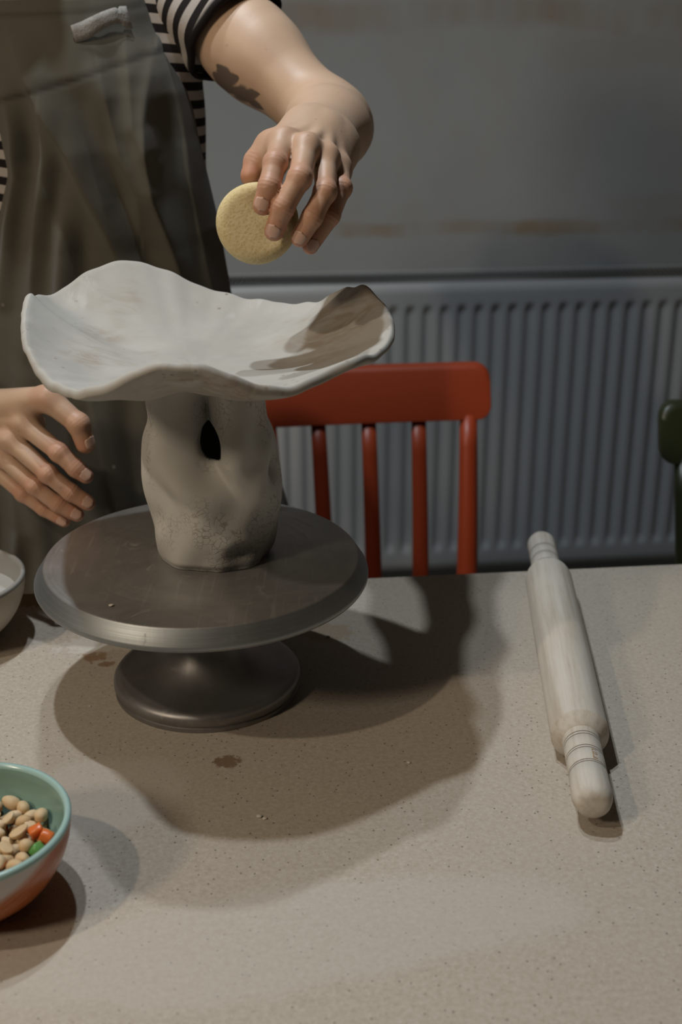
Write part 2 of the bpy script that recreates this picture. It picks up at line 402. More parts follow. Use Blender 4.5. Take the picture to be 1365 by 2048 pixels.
M['crumb'] = plain('dry_clay_crumb', (0.66, 0.6, 0.53), 0.9, 0.1)
M['lamp_metal'] = plain('lamp_enamel', (0.6, 0.6, 0.58), 0.4, 0.03)
M['shade_fill'] = plain('dark_shade_fill', (0.12, 0.11, 0.10), 0.4, 0.1, metal=0.8)

# ------------------------------------------------------------------ setting
def quad_room(name, c, d, m):
    o = box(name, c, d, m); o['kind'] = 'structure'; return o
def room_box(name, s0, s1, t0, t1, z0, z1, m):
    c = room((s0 + s1) / 2, (t0 + t1) / 2, (z0 + z1) / 2)
    o = box(name, tuple(c), (s1 - s0, t1 - t0, z1 - z0), m); o.rotation_euler = (0, 0, YAW); o['kind'] = 'structure'; return o
WT = 1.255                                                  # wall plane behind the table edge
room_box('floor', -2.6, 2.9, -4.0, WT + 0.1, -0.1, 0.0, M['floor'])
wb = room_box('wall_back', -2.6, 2.9, WT, WT + 0.1, 0.0, 2.75, M['wall'])
wb.data.transform(Matrix.Translation((0, 0, 1.375))); wb.location.z = 0.0
room_box('wall_left', -2.6, -2.5, -4.0, WT, 0.0, 2.75, M['sidewall'])
room_box('wall_right', 2.8, 2.9, -4.0, WT, 0.0, 2.75, M['sidewall'])
room_box('wall_front', -2.5, 2.8, -4.0, -3.9, 0.0, 2.75, M['sidewall'])
room_box('ceiling', -2.6, 2.9, -4.0, WT + 0.1, 2.75, 2.85, M['ceiling'])
room_box('baseboard_back', -2.5, 2.8, WT - 0.015, WT, 0.0, 0.08, M['ceiling'])

# ceiling downlights (the room's lamps, above the frame)
PLACE = ['over the front of the person', 'over the back of the person', 'in the corner behind the camera', 'by the left wall']
for (p, watt, col, rad, cone, blend, aim), wh in zip(LAMPS, PLACE):
    t = empty('ceiling_lamp', (p[0], p[1], 2.75), 0, 'white ceiling spotlight ' + wh, 'lamp', 'ceiling spotlights')
    lathe_bmesh('rod', [(0.0, 0.0), (0.04, 0.0), (0.04, -0.012), (0.008, -0.014), (0.008, p[2] - 2.75 + 0.09), (0.0, p[2] - 2.75 + 0.09)], M['lamp_metal'], t, 24)
    hd = lathe_bmesh('lamp_head', [(0.0, 0.10), (0.03, 0.10), (0.045, 0.08), (0.05, 0.02), (0.06, -0.02), (0.055, -0.02), (0.046, 0.02), (0.0, 0.03)], M['lamp_metal'], t, 32)
    L = bpy.data.lights.new('lamp_light', 'SPOT'); L.energy = watt; L.color = col; L.shadow_soft_size = rad
    L.spot_size = R(cone); L.spot_blend = blend
    lo = bpy.data.objects.new('lamp_light', L); COL.objects.link(lo); lo.parent = t; lo.location = (0, 0, p[2] - 2.75)
    q = (Vector(aim) - Vector(p)).to_track_quat('-Z', 'Y'); lo.rotation_mode = 'QUATERNION'; lo.rotation_quaternion = q
    hd.rotation_mode = 'QUATERNION'; hd.rotation_quaternion = q; hd.location = lo.location

# ------------------------------------------------------------------ radiator
def build_radiator():
    s0, s1 = -0.62, 1.05
    tf = 1.115                                              # front face distance behind the table edge
    zt = at_y(740, 574, 2.335)[2]; hgt = 0.60
    root = empty('radiator', tuple(room((s0 + s1) / 2, tf + 0.05, zt - hgt)), YAW, 'white ribbed panel radiator with slotted top on the grey wall', 'radiator')
    L = s1 - s0; h = hgt
    pitch = 0.0333; nr = int((L - 0.06) / pitch)
    xs = []; x0 = -nr * pitch / 2
    prof = []
    for i in range(nr):
        for u in (0.0, 0.12, 0.26, 0.36, 0.5, 0.64, 0.74, 0.88): prof.append(x0 + (i + u) * pitch)
    xs = np.array([-L / 2] + [-L / 2 + 0.012] + prof + [x0 + nr * pitch] + [L / 2 - 0.012, L / 2])
    zs = np.array([0, 0.006, 0.02, 0.036, 0.040, 0.045, 0.05, 0.056, 0.065, 0.08, 0.2, 0.35, 0.5, 0.53, 0.538, 0.545, 0.55, 0.555, 0.56, 0.564, 0.58, 0.592, 0.597, 0.6])
    X, Z = np.meshgrid(xs, zs)
    ph = ((X - x0) / pitch) % 1.0
    prof_d = sstep(0.10, 0.36, np.minimum(ph, 1 - ph) * 1.0) * 1.0
    prof_d = np.where((X < x0) | (X > x0 + nr * pitch), 0, 1 - prof_d)     # 1 on the groove between two columns
    prof_d = np.where((X < x0 - 1e-6) | (X > x0 + nr * pitch + 1e-6), 0, prof_d)
    endm = sstep(0.038, 0.058, Z) * sstep(0.038, 0.058, h - Z)
    Y = -0.05 + 0.0085 * prof_d * endm
    edge = np.minimum(Z, h - Z); Y = Y + 0.008 * (1 - sstep(0, 0.008, edge)) + 0.006 * (1 - sstep(0, 0.012, L / 2 - np.abs(X)))
    o = mesh('front_panel', np.c_[X.ravel(), Y.ravel(), Z.ravel()], grid_faces(len(xs), len(zs)), M['radiator'], root)
    sharp(o, 50)
    box('back_panel', (0, 0.07, h / 2), (L - 0.02, 0.012, h - 0.03), M['radiator'], root, 0.004)
    for sx in (-1, 1): box('side_panel', (sx * (L / 2 - 0.003), 0.018, h / 2), (0.006, 0.126, h - 0.012), M['radiator'], root, 0.002)
    fr = bmesh.new()
    box_bm(fr, (0, -0.038, h - 0.006), (L - 0.012, 0.012, 0.012), None, 0.003)
    box_bm(fr, (0, 0.079, h - 0.006), (L - 0.012, 0.006, 0.012), None, 0.002)
    me = bpy.data.meshes.new('grille_frame'); fr.to_mesh(me); fr.free(); link('grille_frame', me, M['radiator'], root)
    v, f = [], []
    k = int((L - 0.045) / 0.0092)
    for i in range(k):
        x = -L / 2 + 0.015 + i * 0.0092; a = 0.018
        b = len(v)
        for (dx, y, z) in ((0, -0.033, -0.001), (0.0026, -0.033, -0.001), (0.0026 + a, 0.076, -0.001), (a, 0.076, -0.001), (0, -0.033, -0.008), (0.0026, -0.033, -0.008), (0.0026 + a, 0.076, -0.008), (a, 0.076, -0.008)):
            v.append((x + dx, y, h + z))
        f += [(b, b + 1, b + 2, b + 3), (b + 4, b + 7, b + 6, b + 5), (b, b + 4, b + 5, b + 1), (b + 1, b + 5, b + 6, b + 2), (b + 3, b + 2, b + 6, b + 7), (b, b + 3, b + 7, b + 4)]
    g = mesh('grille_bars', v, f, M['grille'], root, False); g['kind'] = 'stuff'
    box('inner_shade', (0, 0.012, h - 0.12), (L - 0.03, 0.09, 0.004), M['shade_fill'], root)  # dark sheet standing in for the shade inside the radiator
    for sx in (-0.55, 0.55): box('wall_bracket', (sx, 0.083, h * 0.6), (0.03, 0.014, 0.3), M['radiator'], root, 0.003)
    # hangs on the wall: push the back against it
    return root
rad_root = build_radiator()

# ------------------------------------------------------------------ chairs
def chair(name, loc, rz, m, label, W=0.35, crest_top=0.845):
    root = empty(name, loc, rz, label, 'chair', 'slat-back chairs behind the table')
    # seat
    n = 28; ring = []
    hw, hd, rr = 0.175, 0.19, 0.06
    for cx, cy, a0 in ((hw - rr, hd - rr, 0), (-hw + rr, hd - rr, 90), (-hw + rr, -hd + rr, 180), (hw - rr, -hd + rr, 270)):
        for k in range(7):
            a = R(a0 + 15 * k); ring.append((cx + rr * math.cos(a), cy + rr * math.sin(a)))
    v = []; lv = [(0.0, 0.447, 0.02), (0.6, 0.449, 1), (0.95, 0.455, 1), (1.0, 0.452, 1), (1.0, 0.43, 1), (0.96, 0.424, 1), (0.0, 0.424, 0.02)]
    for s_, z, _ in lv:
        for x, y in ring: v.append((x * max(s_, 0.01), y * max(s_, 0.01), z))
    o = mesh('seat', v, grid_faces(n, len(lv), True) + [tuple(range(n))[::-1], tuple(range((len(lv) - 1) * n, len(lv) * n))], m, root); sharp(o, 45)
    rake = 0.13; zb = 0.44
    def back(x, z):                                         # point on the raked, slightly hollow back
        t = (z - zb) / (crest_top - zb)
        return np.array([x * (0.90 + 0.10 * t), 0.185 + rake * t * (0.6 + 0.4 * t) * 0.9 - 0.10 * (x * x), z])
    # crest rail: rounded rectangle with thickness, bowed
    hW, hH, rc = W / 2, 0.0375, 0.02; zc = crest_top - hH; cr = []
    for cx, cz, a0 in ((hW - rc, hH - rc, 0), (-hW + rc, hH - rc, 90), (-hW + rc, -hH + rc, 180), (hW - rc, -hH + rc, 270)):
        nx = 6
        for k in range(nx + 1):
            a = R(a0 + 90 * k / nx); cr.append((cx + rc * math.cos(a), cz + rc * math.sin(a)))
    # resample so that long sides bend
    pts = []
    for i in range(len(cr)):
        a, b = np.array(cr[i]), np.array(cr[(i + 1) % len(cr)]); k = max(1, int(np.linalg.norm(b - a) / 0.02))
        for j in range(k): pts.append(a + (b - a) * j / k)
    n = len(pts); v = []
    lay = [(0.0, -0.011), (0.75, -0.011), (0.93, -0.010), (0.985, -0.006), (1.0, 0.0), (0.985, 0.006), (0.93, 0.010), (0.75, 0.011), (0.0, 0.011)]
    for sc, dy in lay:
        for x, z in pts:
            ins = 1 - sc if sc > 0 else 1
            px_ = x - math.copysign(min(abs(x), ins * 0.03), x) if sc > 0 else x * 0.8
            pz_ = z - math.copysign(min(abs(z), ins * 0.03), z) if sc > 0 else 0.0
            p = back(px_ / 1.0, zc + pz_); p[0] = px_; p[1] += dy; v.append(p)
    o = mesh('crest_rail', v, grid_faces(n, len(lay), True), m, root)
    bm = bmesh.new(); bm.from_mesh(o.data); bmesh.ops.remove_doubles(bm, verts=bm.verts, dist=1e-5); bmesh.ops.recalc_face_normals(bm, faces=bm.faces); bm.to_mesh(o.data); bm.free(); sharp(o, 50)
    sp = 0.0725
    for i in (-1, 0, 1):                                   # flat slats
        z = np.linspace(zb - 0.01, crest_top - 0.068, 8); path = [back(i * sp, q) for q in z]
        vv, ff = tube(path, np.linspace(0.0125, 0.0105, 8), 12, True, (0, -1, 0.3), 0.55); mesh('slat', vv, ff, m, root)
    for i in (-1, 1):                                      # back posts running down into the rear legs
        z = np.r_[np.linspace(0.0, 0.40, 4), np.linspace(zb, crest_top - 0.070, 9)]
        path = [back(i * 2 * sp, q) if q >= zb else np.array([i * (2 * sp * 0.9 + 0.012 * (zb - q) / zb), 0.185 + 0.05 * (zb - q) / zb, q]) for q in z]
        vv, ff = tube(path, np.interp(z, [0, 0.45, 0.8], [0.013, 0.0165, 0.0125]), 14, True, (0, -1, 0.3), 0.9); mesh('back_post', vv, ff, m, root)
        z = np.linspace(0, 0.43, 5)
        path = [np.array([i * (0.150 + 0.012 * (0.43 - q) / 0.43), -0.165 - 0.02 * (0.43 - q) / 0.43, q]) for q in z]
        vv, ff = tube(path, np.interp(z, [0, 0.43], [0.012, 0.018]), 14); mesh('leg', vv, ff, m, root)
    return root
cp = at_y(742, 790, 1.70)
chair('slat_chair', (cp[0] + 0.03, 1.70 - 0.30, 0), YAW + R(1), M['red'], 'red slat-back chair behind the far edge of the table')
gp = at_y(1328, 868, 1.53)
chair('slat_chair', (gp[0] + 0.175, 1.53 - 0.29, 0), YAW - R(4), M['green'], 'dark green slat-back chair cut by the right edge of the picture')

# ------------------------------------------------------------------ table
tb = empty('work_table', tuple(room(0, 0, 0)), YAW, 'large work table topped with pale brown speckled fibreboard', 'table')
top = box('table_top', (0.05, -0.575, TZ - 0.011), (2.1, 1.15, 0.022), M['table'], tb, 0.0015)
top.data.transform(Matrix.Translation((0.05, -0.575, 0))); top.location = (0, 0, TZ - 0.011)
for sx in (-0.93, 1.03):
    for sy in (-1.09, -0.09): box('leg', (sx, sy, (TZ - 0.022) / 2), (0.06, 0.06, TZ - 0.022), M['leg'], tb, 0.004)
for sy in (-1.10, -0.08): box('rail', (0.05, sy, TZ - 0.067), (1.90, 0.025, 0.09), M['leg'], tb, 0.002)
for sx in (-0.94, 1.04): box('rail', (sx, -0.59, TZ - 0.067), (0.025, 0.94, 0.09), M['leg'], tb, 0.002)

# ------------------------------------------------------------------ banding wheel
PZ = 0.129                                                 # height of the turntable top above the table
WX, WY = -0.1215, 1.0
bw = empty('banding_wheel', (WX, WY, TZ), 0, 'grey metal turntable with a wide round head on a flared foot', 'pottery wheel')
lathe_bmesh('wheel_head', [(0.0, PZ - 0.0005), (0.03, PZ), (0.1355, PZ), (0.1368, PZ - 0.0006), (0.1372, PZ - 0.0010), (0.1450, PZ - 0.0128), (0.1455, PZ - 0.0140), (0.1456, PZ - 0.0160), (0.1445, PZ - 0.0180), (0.141, PZ - 0.019), (0.10, PZ - 0.0190), (0.05, PZ - 0.030), (0.0, PZ - 0.031)], M['plate'], bw, 128, smooth_ang=25)
lathe_bmesh('hub', [(0.0, 0.10), (0.022, 0.10), (0.0225, 0.085), (0.0235, 0.07), (0.027, 0.052), (0.033, 0.038), (0.042, 0.028), (0.054, 0.0222), (0.066, 0.0192), (0.078, 0.0172), (0.0, 0.012)], M['base_metal'], bw, 96, smooth_ang=60)
lathe_bmesh('foot', [(0.0, 0.0165), (0.06, 0.0178), (0.078, 0.0172), (0.0825, 0.0158), (0.0845, 0.013), (0.0848, 0.0085), (0.0838, 0.0062), (0.0828, 0.0058), (0.0828, 0.0046), (0.084, 0.004), (0.0838, 0.0), (0.0, 0.0)], M['base_metal'], bw, 128, smooth_ang=40)

# ------------------------------------------------------------------ clay pedestal dish
SX, SY = -0.112, 1.008                                     # stem axis
pd = empty('pedestal_dish', (SX, SY, TZ + PZ), 0, 'unglazed pale clay pedestal dish with a wavy rim on the banding wheel', 'pottery')
def build_stem():
    ys = [785, 830, 870, 930, 960, 1000, 1050, 1085, 1105, 1125]
    lx = [292, 297, 286, 283, 290, 299, 307, 313, 319, 330]
    rx = [525, 531, 548, 562, 566, 562, 552, 546, 541, 533]
    zz, cxs, hws = [], [], []
    for y, a, b in zip(ys, lx, rx):
        p, q = at_y(a, y, SY), at_y(b, y, SY)
        zz.append(p[2] - TZ - PZ); cxs.append((p[0] + q[0]) / 2 - SX); hws.append((q[0] - p[0]) / 2)
    zz, cxs, hws = (np.array(k)[::-1] for k in (zz, cxs, hws))
    top_z = 0.169
    NZ, NA = 150, 280
    zs = np.linspace(0.0, top_z, NZ); an = np.linspace(0, 2 * np.pi, NA, endpoint=False)
    cx = np.interp(zs, zz, cxs); hw = np.interp(zs, zz, hws)
    k = np.ones(13) / 13
    cx = np.convolve(np.pad(cx, 6, 'edge'), k, 'valid'); hw = np.convolve(np.pad(hw, 6, 'edge'), k, 'valid')
    A, Zg = np.meshgrid(an, zs)
    ca, sa = np.cos(A), np.sin(A)
    front = np.clip(-sa, 0, 1)
    X0 = cx[:, None] + hw[:, None] * ca
    def loc(px, py):                                        # front-of-stem point in stem coordinates
        p = at_y(px, py, SY - 0.045); return p[0] - SX, p[2] - TZ - PZ
    def g(px, py, sx, sy, rot=0.0):
        x, z = loc(px, py); dx, dz = X0 - x, Zg - z
        c, s = math.cos(rot), math.sin(rot); a, b = c * dx + s * dz, -s * dx + c * dz
        return np.exp(-(a / sx) ** 2 - (b / sy) ** 2) * sstep(0.05, 0.35, front)
    d = np.zeros_like(X0)
    # the large hollow: steep on the right against the overlapping ridge, gentle on the left
    hx, hz = loc(442, 905)
    rid = X0 - (hx + 0.55 * np.clip(hz - 0.012 - Zg, 0, 1) - 0.10 * np.clip(Zg - hz - 0.02, 0, 1))
    lx_, lz_ = loc(400, 865)
    band = np.exp(-(np.abs(Zg - lz_) / 0.040) ** 3)
    hollow = sstep(-0.060, -0.010, rid) * (1 - sstep(-0.003, 0.005, rid)) * band
    d -= 0.040 * hollow * sstep(0.1, 0.5, front)
    d += 0.0095 * np.exp(-((rid - 0.012) / 0.011) ** 2) * np.exp(-((Zg - lz_ + 0.004) / 0.045) ** 2) * sstep(0.1, 0.5, front)
    d -= 0.006 * g(432, 838, 0.012, 0.014)
    d -= 0.015 * g(553, 945, 0.0065, 0.013, -0.25)           # finger dent on the right
    d += 0.004 * g(534, 925, 0.010, 0.022)
    d += 0.004 * g(395, 985, 0.03, 0.012, -0.5)             # soft shoulder under the hole
    d -= 0.0045 * g(330, 1000, 0.012, 0.02)
    d -= 0.004 * g(450, 1015, 0.03, 0.012, -0.5)
    d += 0.003 * g(385, 1020, 0.014, 0.03)
    d -= 0.0045 * g(310, 1055, 0.008, 0.012)
    d -= 0.005 * g(480, 1105, 0.012, 0.008, 0.3); d += 0.003 * g(495, 1085, 0.008, 0.006)
    d += 0.0035 * g(430, 1090, 0.02, 0.018)
    # back side lobes, general wobble
    d += 0.004 * np.sin(2 * A + 1.0 + 40 * Zg) * np.clip(sa, 0, 1) + 0.0012 * np.sin(5 * A + 60 * Zg) + 0.0008 * np.sin(9 * A - 90 * Zg + 2)
    foot = 1 - sstep(0.0, 0.007, Zg)
    d -= foot * (0.0022 + 0.0010 * np.sin(3 * A + 1) + 0.0005 * np.sin(11 * A + 2 * np.sin(4 * A)))
    rr = hw[:, None] + d; rd = hw[:, None] * 0.93 + d       # slightly deeper than wide on the depth axis
    Xo = cx[:, None] + rr * ca; Yo = rd * sa
    low = 0.0025 * np.clip(np.sin(4 * A + 0.6), 0, 1)
    Zo = Zg + 0.0
    vo = np.stack([Xo, Yo, Zo], -1)
    th = 0.010
    vi = np.stack([cx[:, None] + (rr - th) * ca, (rd - th) * sa, Zo], -1)
    ex, ez = loc(416, 905); ea, eb = 0.0098, 0.0138
    def el(v): return np.sqrt(((v[..., 0] - ex + 0.10 * (v[..., 2] - ez)) / ea) ** 2 + ((v[..., 2] - ez) / eb) ** 2) + (v[..., 1] > 0) * 99
    e = el(vo)
    # pull grid vertices close to the hole's edge onto it
    near = (e > 0.72) & (e < 1.35)
    sc = np.where(near, 1.0, 1.0)
    idx = np.arange(NZ * NA).reshape(NZ, NA); fo = []; hole_edges = {}
    inside = e < 1.0
    keep = np.ones((NZ - 1, NA), bool)
    for i in range(NZ - 1):
        a = inside[i] | inside[i + 1]; keep[i] = ~(a | np.roll(a, -1))
    N0 = NZ * NA
    f = []; cnt = {}
    for i in range(NZ - 1):
        for j in range(NA):
            j2 = (j + 1) % NA
            if keep[i, j]:
                q = (idx[i, j], idx[i, j2], idx[i + 1, j2], idx[i + 1, j])
                f.append(q); f.append(tuple(N0 + x for x in q[::-1]))
                for a, b in zip(q, q[1:] + q[:1]):
                    if (b, a) in cnt: del cnt[(b, a)]
                    else: cnt[(a, b)] = 1
    V_ = np.vstack([vo.reshape(-1, 3), vi.reshape(-1, 3)])
    for (a, b) in cnt:                                       # bridge outer and inner walls: hole edge, foot and top
        f.append((b, a, N0 + a, N0 + b))
    # snap the hole boundary to the smooth ellipse
    hb = {a for ab in cnt for a in ab if 3 * NA < a < N0 - 3 * NA}
    for a in hb:
        p = V_[a]; q = el(p[None])[0]
        for k_ in (a, N0 + a):
            V_[k_, 0] = ex - 0.10 * (p[2] - ez) + (p[0] - ex + 0.10 * (p[2] - ez)) / q; V_[k_, 2] = ez + (p[2] - ez) / q
    o = mesh('stem', V_, f, M['stem'], pd)
    bm = bmesh.new(); bm.from_mesh(o.data)
    loose = [v for v in bm.verts if not v.link_faces]; bmesh.ops.delete(bm, geom=loose, context='VERTS')
    sel = [v for v in bm.verts if v.co.z > 0.002]
    for _ in range(5): bmesh.ops.smooth_vert(bm, verts=sel, factor=0.35, use_axis_x=True, use_axis_y=True, use_axis_z=True)
    bmesh.ops.recalc_face_normals(bm, faces=bm.faces); bm.to_mesh(o.data); bm.free()
    return top_z
STEM_TOP = build_stem()
def build_dish():
    rim_px = [(65,588,160),(55,620,174),(54,660,190),(68,712,211),(100,755,228),(140,776,241),(180,778,252),(220,762,259.5),(270,738,266.5),(320,725,273),(370,723,279),(420,733,285),(470,750,291),(520,770,297),(560,776,303),(620,757,312),(660,735,319),(700,715,326),(747,707,338),(776,680,350),(779,640,362),(756,594,375),(725,572,386),(690,575,396),(660,590,404),(630,606,411),(580,608,420.5),(500,598,434),(420,580,448),(350,549,459),(300,528,467),(250,521,475),(200,531,484),(150,561,493),(110,589,503),(85,592,510)]
    cx, cy = -0.133, 0.995
    th, rr, zz = [], [], []
    for px, py, t in rim_px:
        a = R(t); d = ray(px, py); n = np.array([-math.sin(a), math.cos(a)])
        if 20 < (t % 360) < 155 or 245 < (t % 360) < 325:   # rim seen across: take the outline radius, solve the angle
            Rr = 0.159
            A_, B_ = d[0] ** 2 + d[1] ** 2, 2 * (d[0] * (CP[0] - cx) + d[1] * (CP[1] - cy)); C_ = (CP[0] - cx) ** 2 + (CP[1] - cy) ** 2 - Rr * Rr
            D = max(B_ * B_ - 4 * A_ * C_, 0); s = -1 if (t % 360) > 180 else 1
            q = CP + d * (-B_ + s * math.sqrt(D)) / 2 / A_
        else:
            k = -((CP[0] - cx) * n[0] + (CP[1] - cy) * n[1]) / (d[0] * n[0] + d[1] * n[1]); q = CP + d * k
        th.append(math.atan2(q[1] - cy, q[0] - cx) % (2 * math.pi)); rr.append(math.hypot(q[0] - cx, q[1] - cy)); zz.append(q[2] - TZ - PZ)
    o = np.argsort(th); th, rr, zz = np.array(th)[o], np.array(rr)[o], np.array(zz)[o]
    NA = 320; an = np.linspace(0, 2 * np.pi, NA, endpoint=False)
    te = np.r_[th - 2 * np.pi, th, th + 2 * np.pi]
    r = np.interp(an, te, np.tile(rr, 3)); z = np.interp(an, te, np.tile(zz, 3))
    k = np.hanning(15); k /= k.sum()
    r = np.convolve(np.r_[r[-7:], r, r[:7]], np.hanning(15) / np.hanning(15).sum(), 'valid')
    k9 = np.hanning(9) / np.hanning(9).sum()
    z = np.convolve(np.r_[z[-4:], z, z[:4]], k9, 'valid')
    z = z + 0.0006 * np.sin(23 * an) + 0.0005 * np.sin(37 * an + 1)
    rim = np.c_[cx + r * np.cos(an) - SX, cy + r * np.sin(an) - SY, z]
    zb = STEM_TOP + 0.004; c0 = np.array([-0.012, -0.008])
    rho = np.r_[np.linspace(0.0, 0.3, 8), np.linspace(0.36, 1.0, 34)]
    gq = 0.35 * rho ** 2 + 0.65 * rho ** 3.2
    top_ = np.zeros((len(rho), NA, 3))
    for i, (p, q) in enumerate(zip(rho, gq)):
        top_[i, :, :2] = c0 * (1 - p) + rim[:, :2] * p
        top_[i, :, 2] = zb + (rim[:, 2] - zb) * q
    # hand-made unevenness
    a2 = an[None, :]; p2 = rho[:, None]
    top_[:, :, 2] += (0.0015 * np.sin(3 * a2 + 9 * p2) + 0.0008 * np.sin(7 * a2 - 14 * p2)) * p2 * (1 - p2) * 3
    du = np.roll(top_, -1, 1) - np.roll(top_, 1, 1); dv = np.gradient(top_, axis=0)
    nn = np.cross(dv, du); nn[0] = (0, 0, 1); nn /= np.linalg.norm(nn, axis=2)[..., None] + 1e-12
    nn[nn[..., 2] < 0] *= -1; nn[:6] = (0, 0, 1)
    thick = 0.0072 + 0.0008 * np.sin(5 * an) + 0.0006 * np.sin(11 * an + 2)
    lip = []
    out_dir = dv[-1] / np.linalg.norm(dv[-1], axis=1)[:, None]
    mid = top_[-1] - nn[-1] * thick[:, None] / 2
    for a in (90, 60, 30, 0, -30, -60, -90):
        lip.append(mid + nn[-1] * (thick / 2 * math.sin(R(a)))[:, None] + out_dir * (thick / 2 * 0.55 * math.cos(R(a)))[:, None])
    bot = top_[::-1] - nn[::-1] * thick[None, :, None] * (1 + 0.5 * (1 - rho[::-1])[:, None, None])
    allv = np.concatenate([top_, np.array(lip[1:-1]), bot], 0)
    o = mesh('dish', allv.reshape(-1, 3), grid_faces(NA, allv.shape[0], True), M['dish'], pd)
    bm = bmesh.new(); bm.from_mesh(o.data); bmesh.ops.remove_doubles(bm, verts=bm.verts, dist=1e-5); bmesh.ops.recalc_face_normals(bm, faces=bm.faces); bm.to_mesh(o.data); bm.free()
    return rim
RIM = build_dish()

# ------------------------------------------------------------------ rolling pin
def build_pin():
    rb, rh = 0.0238, 0.0152
    a = at_z(1163, 1482, TZ + rb); b = at_z(1096, 1150, TZ + rb)
    d = b - a; L = np.linalg.norm(d); d /= L
    root = empty('rolling_pin', tuple(a), 0, 'pale wooden rolling pin lying on the table', 'rolling pin')
    root.rotation_mode = 'QUATERNION'; root.rotation_quaternion = Vector(d).to_track_quat('Z', 'Y')
    lathe_bmesh('barrel', [(0.0, 0.0), (rh * 1.0, -0.001), (0.0170, 0.0002), (rb, 0.0095), (rb + 0.0003, L / 2), (rb, L - 0.014), (0.0225, L - 0.006), (0.019, L - 0.001), (rh, L + 0.001), (0.0, L)], M['wood'], root, 64, smooth_ang=24)
    hl = 0.088
    prof = [(0.0, 0.004), (rh * 1.02, 0.002), (rh * 1.0, -0.002)]
    def ring(z): return [(rh * 0.99, z + 0.0008), (rh * 0.935, z), (rh * 0.99, z - 0.0008)]
    for z in (-0.008, -0.0115, -0.028, -0.031, -0.048, -0.0505): prof += ring(z)
    prof += [(rh * 1.0, -0.064), (rh * 1.03, -0.073), (rh * 0.99, -0.080), (rh * 0.86, -0.0855), (rh * 0.66, -0.0882), (rh * 0.4, -0.0893), (0.0, -0.0895)]
    h1 = lathe_bmesh('handle', prof, M['wood'], root, 48, smooth_ang=60)
    h2 = link('handle', h1.data.copy(), None, root); h2.location = (0, 0, L); h2.rotation_euler = (math.pi, 0, 0)
    # faint stamped marks along the near handle
    ey = np.array(root.rotation_quaternion.to_matrix()); upv = ey.T @ np.array([0.30, -0.35, 0.88]); a0 = math.atan2(upv[1], upv[0])
    sv, sf_ = [], []
    for z, segs in ((-0.036, ((0, 0, 0, 1), (0, 1, 1, 1))), (-0.040, ((0, 0, 1, 0), (0, 1, 1, 1), (0, 0, 0, 1), (1, 0, 1, 1))), (-0.044, ((0, 0, 0, 1),)), (-0.0465, ((0, 0, 0, 1), (0, 0, 1, .5), (1, .5, 0, 1)))):
        for x0, y0, x1, y1 in segs:
            for k in range(6):
                t = k / 5; aa = a0 + (x0 + (x1 - x0) * t - 0.5) * 0.22; zz = z + (y0 + (y1 - y0) * t) * 0.0024; bq = len(sv)
                for da, dz in ((-0.022, -0.0003), (0.022, -0.0003), (0.022, 0.0003), (-0.022, 0.0003)): sv.append((rh * 1.004 * math.cos(aa + da), rh * 1.004 * math.sin(aa + da), zz + dz))
                sf_.append((bq, bq + 1, bq + 2, bq + 3))
    sm_ = mesh('stamp_mark', sv, sf_, M['stamp'], root, False); sm_['kind'] = 'stuff'
    # dark grooves burnt into the rings
    for z in (-0.008, -0.0115, -0.028, -0.031, -0.048, -0.0505):
        for base, sg in ((0, 1), (L, -1)):
            vv, ff = lathe([(rh * 0.95, -0.0006), (rh * 0.985, -0.0004), (rh * 0.985, 0.0004), (rh * 0.95, 0.0006)], 40)
            mesh('burnt_ring', vv, ff, M['burn'], root, loc=(0, 0, base + sg * z))
    return root
M['stamp'] = plain('faded_orange_stamp', (0.46, 0.27, 0.13), 0.8)
M['burn'] = plain('burnt_line', (0.15, 0.12, 0.095), 0.8)
build_pin()

# ------------------------------------------------------------------ bowls
def bowl(name, c, Rr, h, label, cat, m_out, m_in, m_rim, foot=0.5, th=0.0045, bulge=0.62):
    root = empty(name, (c[0], c[1], TZ), 0, label, cat)
    ts = np.linspace(0, 1, 14)
    outer = [(foot * Rr + (Rr - foot * Rr) * math.sin(t * math.pi / 2) ** 0.9, 0.006 + (h - 0.006) * t ** 1.35) for t in ts]
    # bowl profile: from the foot ring out and up
    lathe_bmesh('outer_wall', [(0.0, 0.004), (foot * Rr * 0.8, 0.004), (foot * Rr * 0.84, 0.0), (foot * Rr * 0.97, 0.0)] + outer[:-1] + [(outer[-1][0], h - 0.004)], m_out, root, 96, smooth_ang=40)
    inner = [(max(r - th, 0.0), z + th * 0.6) for r, z in outer]
    inn = [(0.0, inner[0][1])] + inner[:-1] + [(Rr - th, h - 0.003)]
    o = lathe_bmesh('inner_wall', inn, m_in, root, 96, smooth_ang=60)
    rp = [(Rr, h - 0.0045), (Rr + 0.0004, h - 0.002), (Rr - 0.0006, h - 0.0004), (Rr - th / 2, h), (Rr - th + 0.0006, h - 0.0006), (Rr - th - 0.0002, h - 0.0035)]
    lathe_bmesh('rim', rp, m_rim, root, 96, smooth_ang=80)
    return root, inner
BC = (-0.2545, 0.705); BR, BH = 0.0700, 0.066
tbowl, inner_prof = bowl('snack_bowl', BC, BR, BH, 'small bowl, teal inside and white with orange petals outside, holding peanuts', 'bowl', M['bowl_out'], M['teal'], M['teal_rim'], 0.5)
wc = at_z(-108, 1152, TZ + 0.068)
wbowl, wprof = bowl('water_bowl', (wc[0], wc[1]), 0.0735, 0.068, 'cream bowl of milky water at the left edge of the picture', 'bowl', M['cream'], M['greyglaze'], M['greyglaze'], 0.5)
lathe_bmesh('milky_water', [(0.0, 0.046), (np.interp(0.046, [p[1] for p in wprof], [p[0] for p in wprof]) - 0.0003, 0.046), (0.05, 0.040), (0.0, 0.040)], M['slip'], wbowl, 64)

